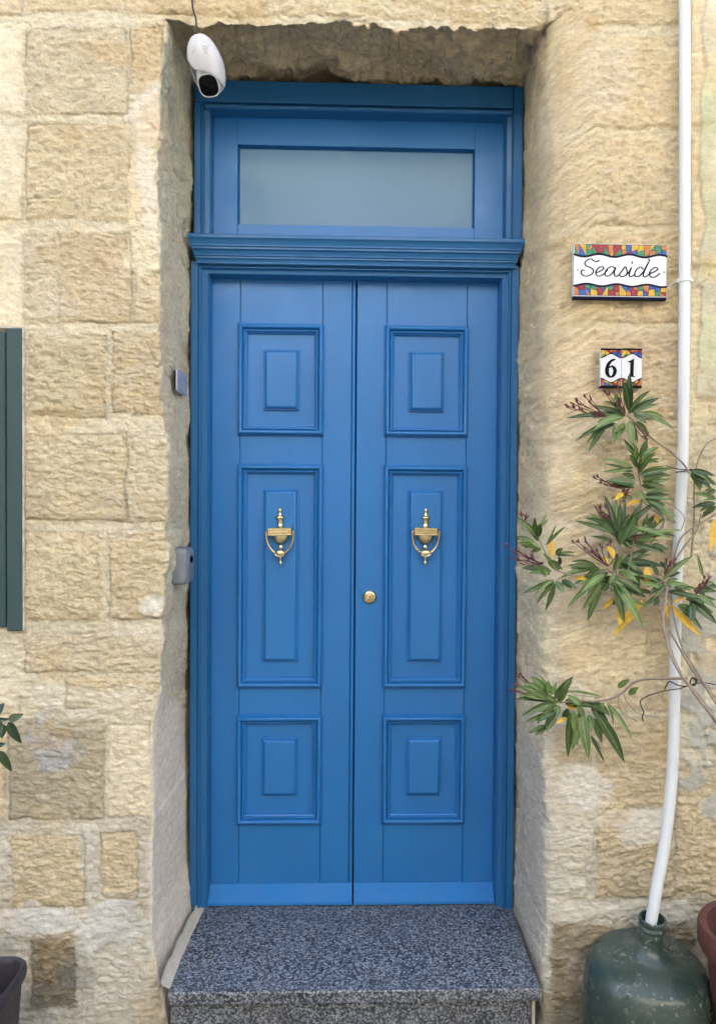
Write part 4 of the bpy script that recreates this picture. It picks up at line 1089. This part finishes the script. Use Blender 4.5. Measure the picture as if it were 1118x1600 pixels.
buds((560,40), [(418,0),(395,-55),(440,-70),(420,-25),(470,-58),(375,-30),(350,-20),(460,-40)], Z4)
buds((410,0), [(385,-10),(400,-45),(350,-15)], Z4)
buds((640,30), [(560,-80),(545,-90),(600,-60),(620,-40)], Z4); buds((650,20), [(615,-125),(640,-130)], Z4)
buds((690,60), [(770,125),(760,145),(745,150)], Z4)
buds((640,410), [(490,355),(505,345),(530,365),(520,380),(550,390),(645,420),(660,440)], Z4)
buds((640,480), [(650,440),(640,415),(665,410)], Z4)
buds((575,560), [(515,500),(520,530),(545,500),(560,545),(535,555),(500,515)], Z4)
buds((560,810), [(380,682),(400,680),(445,675),(455,690),(500,730),(525,710),(560,700),(575,690),(480,740),(600,760),(440,720),(520,760)], Z4)
buds((220,800), [(40,705),(75,740),(60,770),(100,780),(115,800),(165,750),(170,770),(130,760),(215,795),(150,785),(90,730)], Z4)
buds((135,580), [(115,540),(130,550),(140,560)], Z4)
buds((850,850), [(865,780),(885,790),(880,810),(900,780),(905,800)], Z4)
buds((1010,960), [(1060,870),(1080,880),(1050,900),(1030,910),(1070,905),(1085,865)], Z4)
buds((700,690), [(690,660),(705,655),(715,668)], Z4)
buds((250,370), [(60,330),(75,322),(92,295),(110,245),(120,260),(98,258)], Z5)
# ties
mb = MB()
c0 = at(1066, 736, YPI)
ringp = [c0 + Vector((.0175*math.cos(a*math.pi/10), .0185*math.sin(a*math.pi/10), .003*math.cos(a*math.pi/10))) for a in range(21)]
mb.tube(ringp, .0016, 6, cap=False)
mb.tube(catmull([c0+Vector((.016, -.012, .004)), at(1060, 733, YL-.01), at(1040, 728, YL-.02)], 5), .0015, 6)
mb.bbox(c0.x+.012, c0.x+.019, c0.y-.024, c0.y-.016, c0.z-.002, c0.z+.005, .0008)
ct_ = mb.build('cable_tie', CABLE, None); tag(ct_, 'black cable tie holding the top branch to the white pipe', 'cable tie')
mb = MB()
W5 = [(1125,300),(1060,288),(1010,292),(985,300),(930,318),(860,328),(780,350),(730,378),(732,410),(745,440),(738,460),(741,488)]
mb.tube(catmull([at(*Z5(a_, b_), YL-.018) for a_, b_ in W5], 5), .0016, 6)
mb.tube(catmull([at(*Z5(a_, b_), YL-.024) for a_, b_ in [(852,322),(868,290),(882,282),(920,300),(960,306),(1000,300),(1014,285),(1005,268),(992,262)]], 5), .0017, 6)
mb.tube(catmull([at(*Z5(a_, b_), YL-.014) for a_, b_ in [(1010,296),(1020,275),(1000,262),(985,278),(990,300),(1012,300)]], 5), .0020, 6)
tw_ = mb.build('wire_tie', CABLE, None); tag(tw_, 'twisted black wire tying the lower branches to the pipe', 'wire')

# plant at the left edge
shr = empty('leafy_shrub', (pc.x, pc.y, zz0-.08), 'dark glossy leaves poking in at the left edge above the planter', 'plant')
lf = LeafMesh()
YQ = -.66
Zq = lambda a, b: (a/11.43, 1080+b/11.43)
for (a_, b_, c_, d_, w_, tn) in [(150,520,428,410,150,.9),(150,550,390,935,170,.3),(60,600,30,850,150,.3),(-60,520,180,490,90,.2),(-80,420,75,210,150,.1),(-40,960,100,935,90,.5),(-20,1060,205,1440,150,.8),
    (-100,560,60,600,120,.4),(-300,700,-80,300,160,.3),(-350,900,-60,1000,160,.4),(-300,500,-200,100,160,.5),(-500,800,-700,500,160,.5),(-450,900,-420,1300,160,.3),(-300,1100,-120,1500,160,.3),(-600,1000,-900,900,170,.6)]:
    B_ = at(*Zq(a_, b_), YQ); T_ = at(*Zq(c_, d_), YQ+rnd.uniform(-.02, .02))
    lf.leaf(B_, T_, w_/11.43/640, -.02, tn, Vector((rnd.uniform(-.3, .3), -1, rnd.uniform(.1, .6))), (0, 0), rnd.uniform(-.05, .05), broad=.7)
lf.build('foliage', [LEAF_D, RIB], shr, 60)
mb = MB()
main = [at(-70, 1560, pc.y), at(-65, 1400, YQ), at(-50, 1250, YQ), at(-35, 1160, YQ), at(-20, 1120, YQ)]
mb.tube(catmull(main, 5), [.006-.004*i/20 for i in range(21)], 8)
for e in ((-60, 1200, 0, 1175), (-40, 1170, 12, 1128), (-30, 1150, -10, 1110), (-55, 1230, -80, 1180), (-50, 1150, -4, 1130)):
    mb.tube([at(e[0], e[1], YQ), at((e[0]+e[2])/2, (e[1]+e[3])/2-4, YQ), at(e[2], e[3], YQ)], [.0025, .002, .0012], 6)
mb.build('stems', STEM, shr, 60)

# ------------------------------------------------------------------ security camera under the lintel
YC = WALL_Y - .055
cc_ = at(321.5, 101, YC)
sec = empty('security_camera', cc_, 'white egg shaped security camera hanging under the lintel corner', 'camera')
Rm = Matrix.Rotation(R_(32), 4, 'X') @ Matrix.Rotation(R_(-13), 4, 'Y')         # leans in the picture plane, top to the left
k_ = .89*(CAM_D+YC)/F_PX                           # metres per photo px there
def egg(hx_, hy_, hz_, nz=56, nn_=72, pw=1.0, low=1.0):
    vs_ = []
    for i in range(nz+1):
        ph = -math.pi/2 + math.pi*i/nz
        for j in range(nn_):
            a_ = 2*math.pi*j/nn_; zf = math.sin(ph); rf = max(0.0, math.cos(ph))**.85
            wz = 1 - .10*zf
            vs_.append(Vector((hx_*rf*wz*math.cos(a_), hy_*rf*wz*math.sin(a_), hz_*zf)))
    fs = [(i*nn_+j, i*nn_+(j+1) % nn_, (i+1)*nn_+(j+1) % nn_, (i+1)*nn_+j) for i in range(nz) for j in range(nn_)]
    return vs_, fs
vs_, fs = egg(30*k_, 30*k_, 46*k_)
keep = []
def cutline(x_):                               # lower edge of the shell across the front, local units of px
    pts_ = [(-31, 16), (-25, 10), (-17, -1), (-7, -7), (4, -10), (12, -15), (18, -27), (21, -60), (40, -60)]
    for (xa, za), (xb, zb2) in zip(pts_, pts_[1:]):
        if xa <= x_ <= xb: return za + (zb2-za)*(x_-xa)/(xb-xa)
    return -60
for f_ in fs:
    c_ = sum((vs_[i] for i in f_), Vector())/4
    if c_.y < .012 and c_.z/k_ < cutline(c_.x/k_): continue
    keep.append(f_)
mb = MB(); mb.add([(Rm @ p_) + cc_ for p_ in vs_], keep)
shell = mb.build('shell', CAM_WHITE, sec, 70)
so = shell.modifiers.new('thick', 'SOLIDIFY'); so.thickness = .0018; so.offset = -1
# inner ball carrying the black lens cover
mb = MB(); v2_, f2_ = egg(21.5*k_, 25.5*k_, 29*k_, 36, 48)
ballc = Vector((1.0*k_, -.004, -16*k_))
mb.add([(Rm @ (p_+ballc)) + cc_ for p_ in v2_], f2_); hsg = mb.build('lens_housing', CAM_WHITE, sec, 70)
mb = MB()
def faceplate(hx_, hz_, n_=48, rings_=6):
    vs_ = []
    for r2 in range(rings_+1):
        q_ = r2/rings_
        for j in range(n_):
            a_ = 2*math.pi*j/n_; c0_, s0_ = math.cos(a_), math.sin(a_); e_ = .74
            vs_.append(Vector((hx_*q_*abs(c0_)**e_*(1 if c0_ >= 0 else -1), -.004*(1-q_*q_), hz_*q_*abs(s0_)**e_*(1 if s0_ >= 0 else -1))))
    return vs_, [(i*n_+j, i*n_+(j+1) % n_, (i+1)*n_+(j+1) % n_, (i+1)*n_+j) for i in range(rings_) for j in range(n_)]
fT = Matrix.Translation((Rm @ (ballc + Vector((-1.0*k_, -27.0*k_, -14*k_)))) + cc_) @ Matrix.Rotation(R_(32+14), 4, 'X') @ Matrix.Rotation(R_(-8), 4, 'Y')
v3, f3 = faceplate(16*k_, 16.5*k_); mb.add([fT @ p_ for p_ in v3], f3)
mb.build('lens_cover', LENS, hsg, 60)
mb = MB(); v3b = []
v4, f4 = faceplate(18.2*k_, 18.8*k_, 48, 1); ringo = [fT @ (p_+Vector((0, .0006, 0))) for p_ in v4[48:]]; ringb = [fT @ (p_*Vector((.8, 1, .8)).x+Vector((0, .022, 0))) for p_ in v4[48:]]
mb.add([fT @ Vector((0, .0006, 0))]+ringo+ringb, [(0, 1+j, 1+(j+1) % 48) for j in range(48)] + [(1+j, 49+j, 49+(j+1) % 48, 1+(j+1) % 48) for j in range(48)])
mb.build('lens_rim', CAM_WHITE, hsg, 50)
# small printed marks on the shell
mb = MB()
def on_shell(x_, z_, off=.0004):
    X_, Z_ = x_*k_, z_*k_; zf = Z_/(47.5*k_); rf = max(0.0, math.cos(math.asin(zf)))**.85*(1-.10*zf)
    yy = -30*k_*rf*math.sqrt(max(0, 1-(X_/(28.5*k_*rf))**2)); return (Rm @ Vector((X_, yy-off, Z_))) + cc_
def dash(xa, za, xb, zb2, hgt=.9):
    mb.add([on_shell(xa, za-hgt/2), on_shell(xb, zb2-hgt/2), on_shell(xb, zb2+hgt/2), on_shell(xa, za+hgt/2)], [(0,1,2,3)])
for r2 in range(4):
    for q_ in range(4):
        if rnd.random() < .75: dash(7+q_*2.6+r2*.4, 27-r2*3.3-q_*1.1, 8.8+q_*2.6+r2*.4, 26.2-r2*3.3-q_*1.1, 1.0)
mb.build('print_marks', CABLE, shell); mb = MB()
for q_ in range(6): dash(-18+q_*2.0, 18+q_*1.1, -16.8+q_*2.0, 18.7+q_*1.1, 1.1)
mb.build('print_marks', simple('grey_print', (.12,.13,.15), .5, bs=0), shell)
mb = MB(); cp = [at(296, -260, YC+.012), at(298, -100, YC+.014), at(300, 0, YC+.010), at(306, 30, YC-.004), (Rm @ Vector((-1*k_, 2*k_, 50*k_))) + cc_, (Rm @ Vector((-1*k_, 0, 44*k_))) + cc_]
mb.tube(catmull(cp, 6), .0026, 8); mb.build('cable', CABLE, sec, 50)
mb = MB(); mb.lathe([(0, 0), (.04, 0), (.04, .06), (0, .06)], 24, Matrix.Translation((cc_.x-.004, cc_.y+.035, cc_.z+.01)) @ Matrix.Rotation(-math.pi/2, 4, 'X')); mb.build('mount', CAM_WHITE, sec, 40)

# ------------------------------------------------------------------ key safe and metal plate on the left reveal
xs_ = at(268, 886, -.32).x; xe_ = at(291, 886, -.32).x
ks = empty('key_safe', ((xs_+xe_)/2, -.27, at(280, 917, -.3).z), 'grey plastic key safe fixed on the left reveal of the doorway', 'key safe')
z0_, z1_ = at(280, 915, -.32).z, at(280, 857, -.32).z
ya, yb_ = -.320, -.215
def rbox(mb, y0, y1, z0, z1, x_levels, r_):
    """rounded in the y-z plane, lofted along x; x_levels = (x, inset)"""
    n_ = 0; vs_ = []
    for x_, ins in x_levels:
        o = rrect((y1-y0)/2-ins, (z1-z0)/2-ins, max(.002, r_-ins*.5), 6); n_ = len(o)
        vs_ += [(x_, (y0+y1)/2+a_, (z0+z1)/2+b_) for a_, b_ in o]
    fs = []
    for i in range(len(x_levels)-1):
        for k in range(n_): fs.append((i*n_+k, i*n_+(k+1) % n_, (i+1)*n_+(k+1) % n_, (i+1)*n_+k))
    fs.append(tuple(range((len(x_levels)-1)*n_, len(x_levels)*n_))); mb.add(vs_, fs)
mb = MB(); rbox(mb, ya, yb_, z0_, z1_, [(xs_-.03, .006), (xs_-.004, .004), (xs_, .001), (xs_+.004, 0), (xe_-.008, .001), (xe_-.003, .004), (xe_, .010)], .014); mb.build('case', GREY_PL, ks, 35)
mb = MB(); ym = (ya+yb_)/2
rbox(mb, ym-.030, ym+.030, z0_+.050, z1_-.012, [(xe_-.002, 0), (xe_+.002, .001), (xe_+.0025, .003)], .020); cv = mb.build('shutter_cover', GREY_PL, ks, 35)
mb = MB(); rbox(mb, ym-.020, ym+.022, z0_+.060, z1_-.022, [(xe_+.0015, 0), (xe_+.0032, .001), (xe_+.0034, .003)], .017); mb.build('dark_window', LENS, cv, 35)
xq = at(276.5, 600, -.29).x
q1 = at(276.5, 575, -.29); q2 = at(276.5, 610, -.29)
mp_ = empty('entry_panel', (xq-.004, -.22, q2.z), 'small blank metal plate on the left reveal above the key safe', 'plate')
mb = MB(); rbox(mb, -.290, -.165, q2.z, q1.z, [(xq-.0035, 0), (xq-.001, 0), (xq, .0012)], .003); mb.build('face_plate', PLATE, mp_, 35)
mb = MB(); rbox(mb, -.282, -.175, q2.z+.006, q1.z-.004, [(xq-.011, 0), (xq-.0036, 0), (xq-.0035, .001)], .003); mb.build('gap_shade', BLACK, mp_, 35)  # black block standing in for the shaded gap behind the plate
for yy_, zo in ((-.262, .5), (-.19, .42)):
    mb = MB(); mb.lathe([(.003, 0), (.003, .0008), (0, .001)], 12, Matrix.Translation((xq, yy_, q2.z+(q1.z-q2.z)*zo)) @ Matrix.Rotation(math.pi/2, 4, 'Y')); mb.build('screw', SCREW, mp_)

# ------------------------------------------------------------------ the fronts across the lane (behind the camera; the sunlit stone lights the door and shows in its gloss)
def facade(name, label, x0, x1, H_, c_, bays, cat='house'):
    YO = -5.6
    oh = empty(name, ((x0+x1)/2, YO, -.36), label, cat)
    mt_ = simple(name+'_stone', c_, .9, var=.10, scale=3, bs=.3, bd=.01)
    mb = MB(); w_ = 1.0; lv = [(.7, 2.1), (2.9, 4.2)]
    xs = [x0]
    for b_ in bays: xs += [b_, b_+w_]
    xs.append(x1)
    for i in range(0, len(xs), 2): mb.box(xs[i], xs[i+1], YO-.5, YO, -.4, H_)
    for b_ in bays:
        for za, zb_ in ((-.4, lv[0][0]), (lv[0][1], lv[1][0]), (lv[1][1], H_)): mb.box(b_, b_+w_, YO-.5, YO, za, zb_)
    mb.box(x0, x1, YO-5, YO-.5, -.4, H_); mb.box(x0-.08, x1+.08, YO-.5, YO+.08, H_, H_+.15)
    mb.build('wall', mt_, oh)
    for b_ in bays:
        for za, zb_ in lv:
            mb = MB(); mb.box(b_+.002, b_+w_-.002, YO-.30, YO-.26, za+.002, zb_-.002); mb.box(b_+w_/2-.03, b_+w_/2+.03, YO-.26, YO-.23, za+.002, zb_-.002); mb.build('shutter', GREEN_PAINT, oh)
facade('opposite_house', 'plain cream stone house across the lane, facing the blue door', -.6, 13, 5.6, (.72, .68, .60), [.9, 3.6, 6.3, 9])
facade('corner_house', 'white painted house on the left across the lane', -13, -.62, 5.6, (.84, .82, .77), [-4.2, -7.2, -10.2])
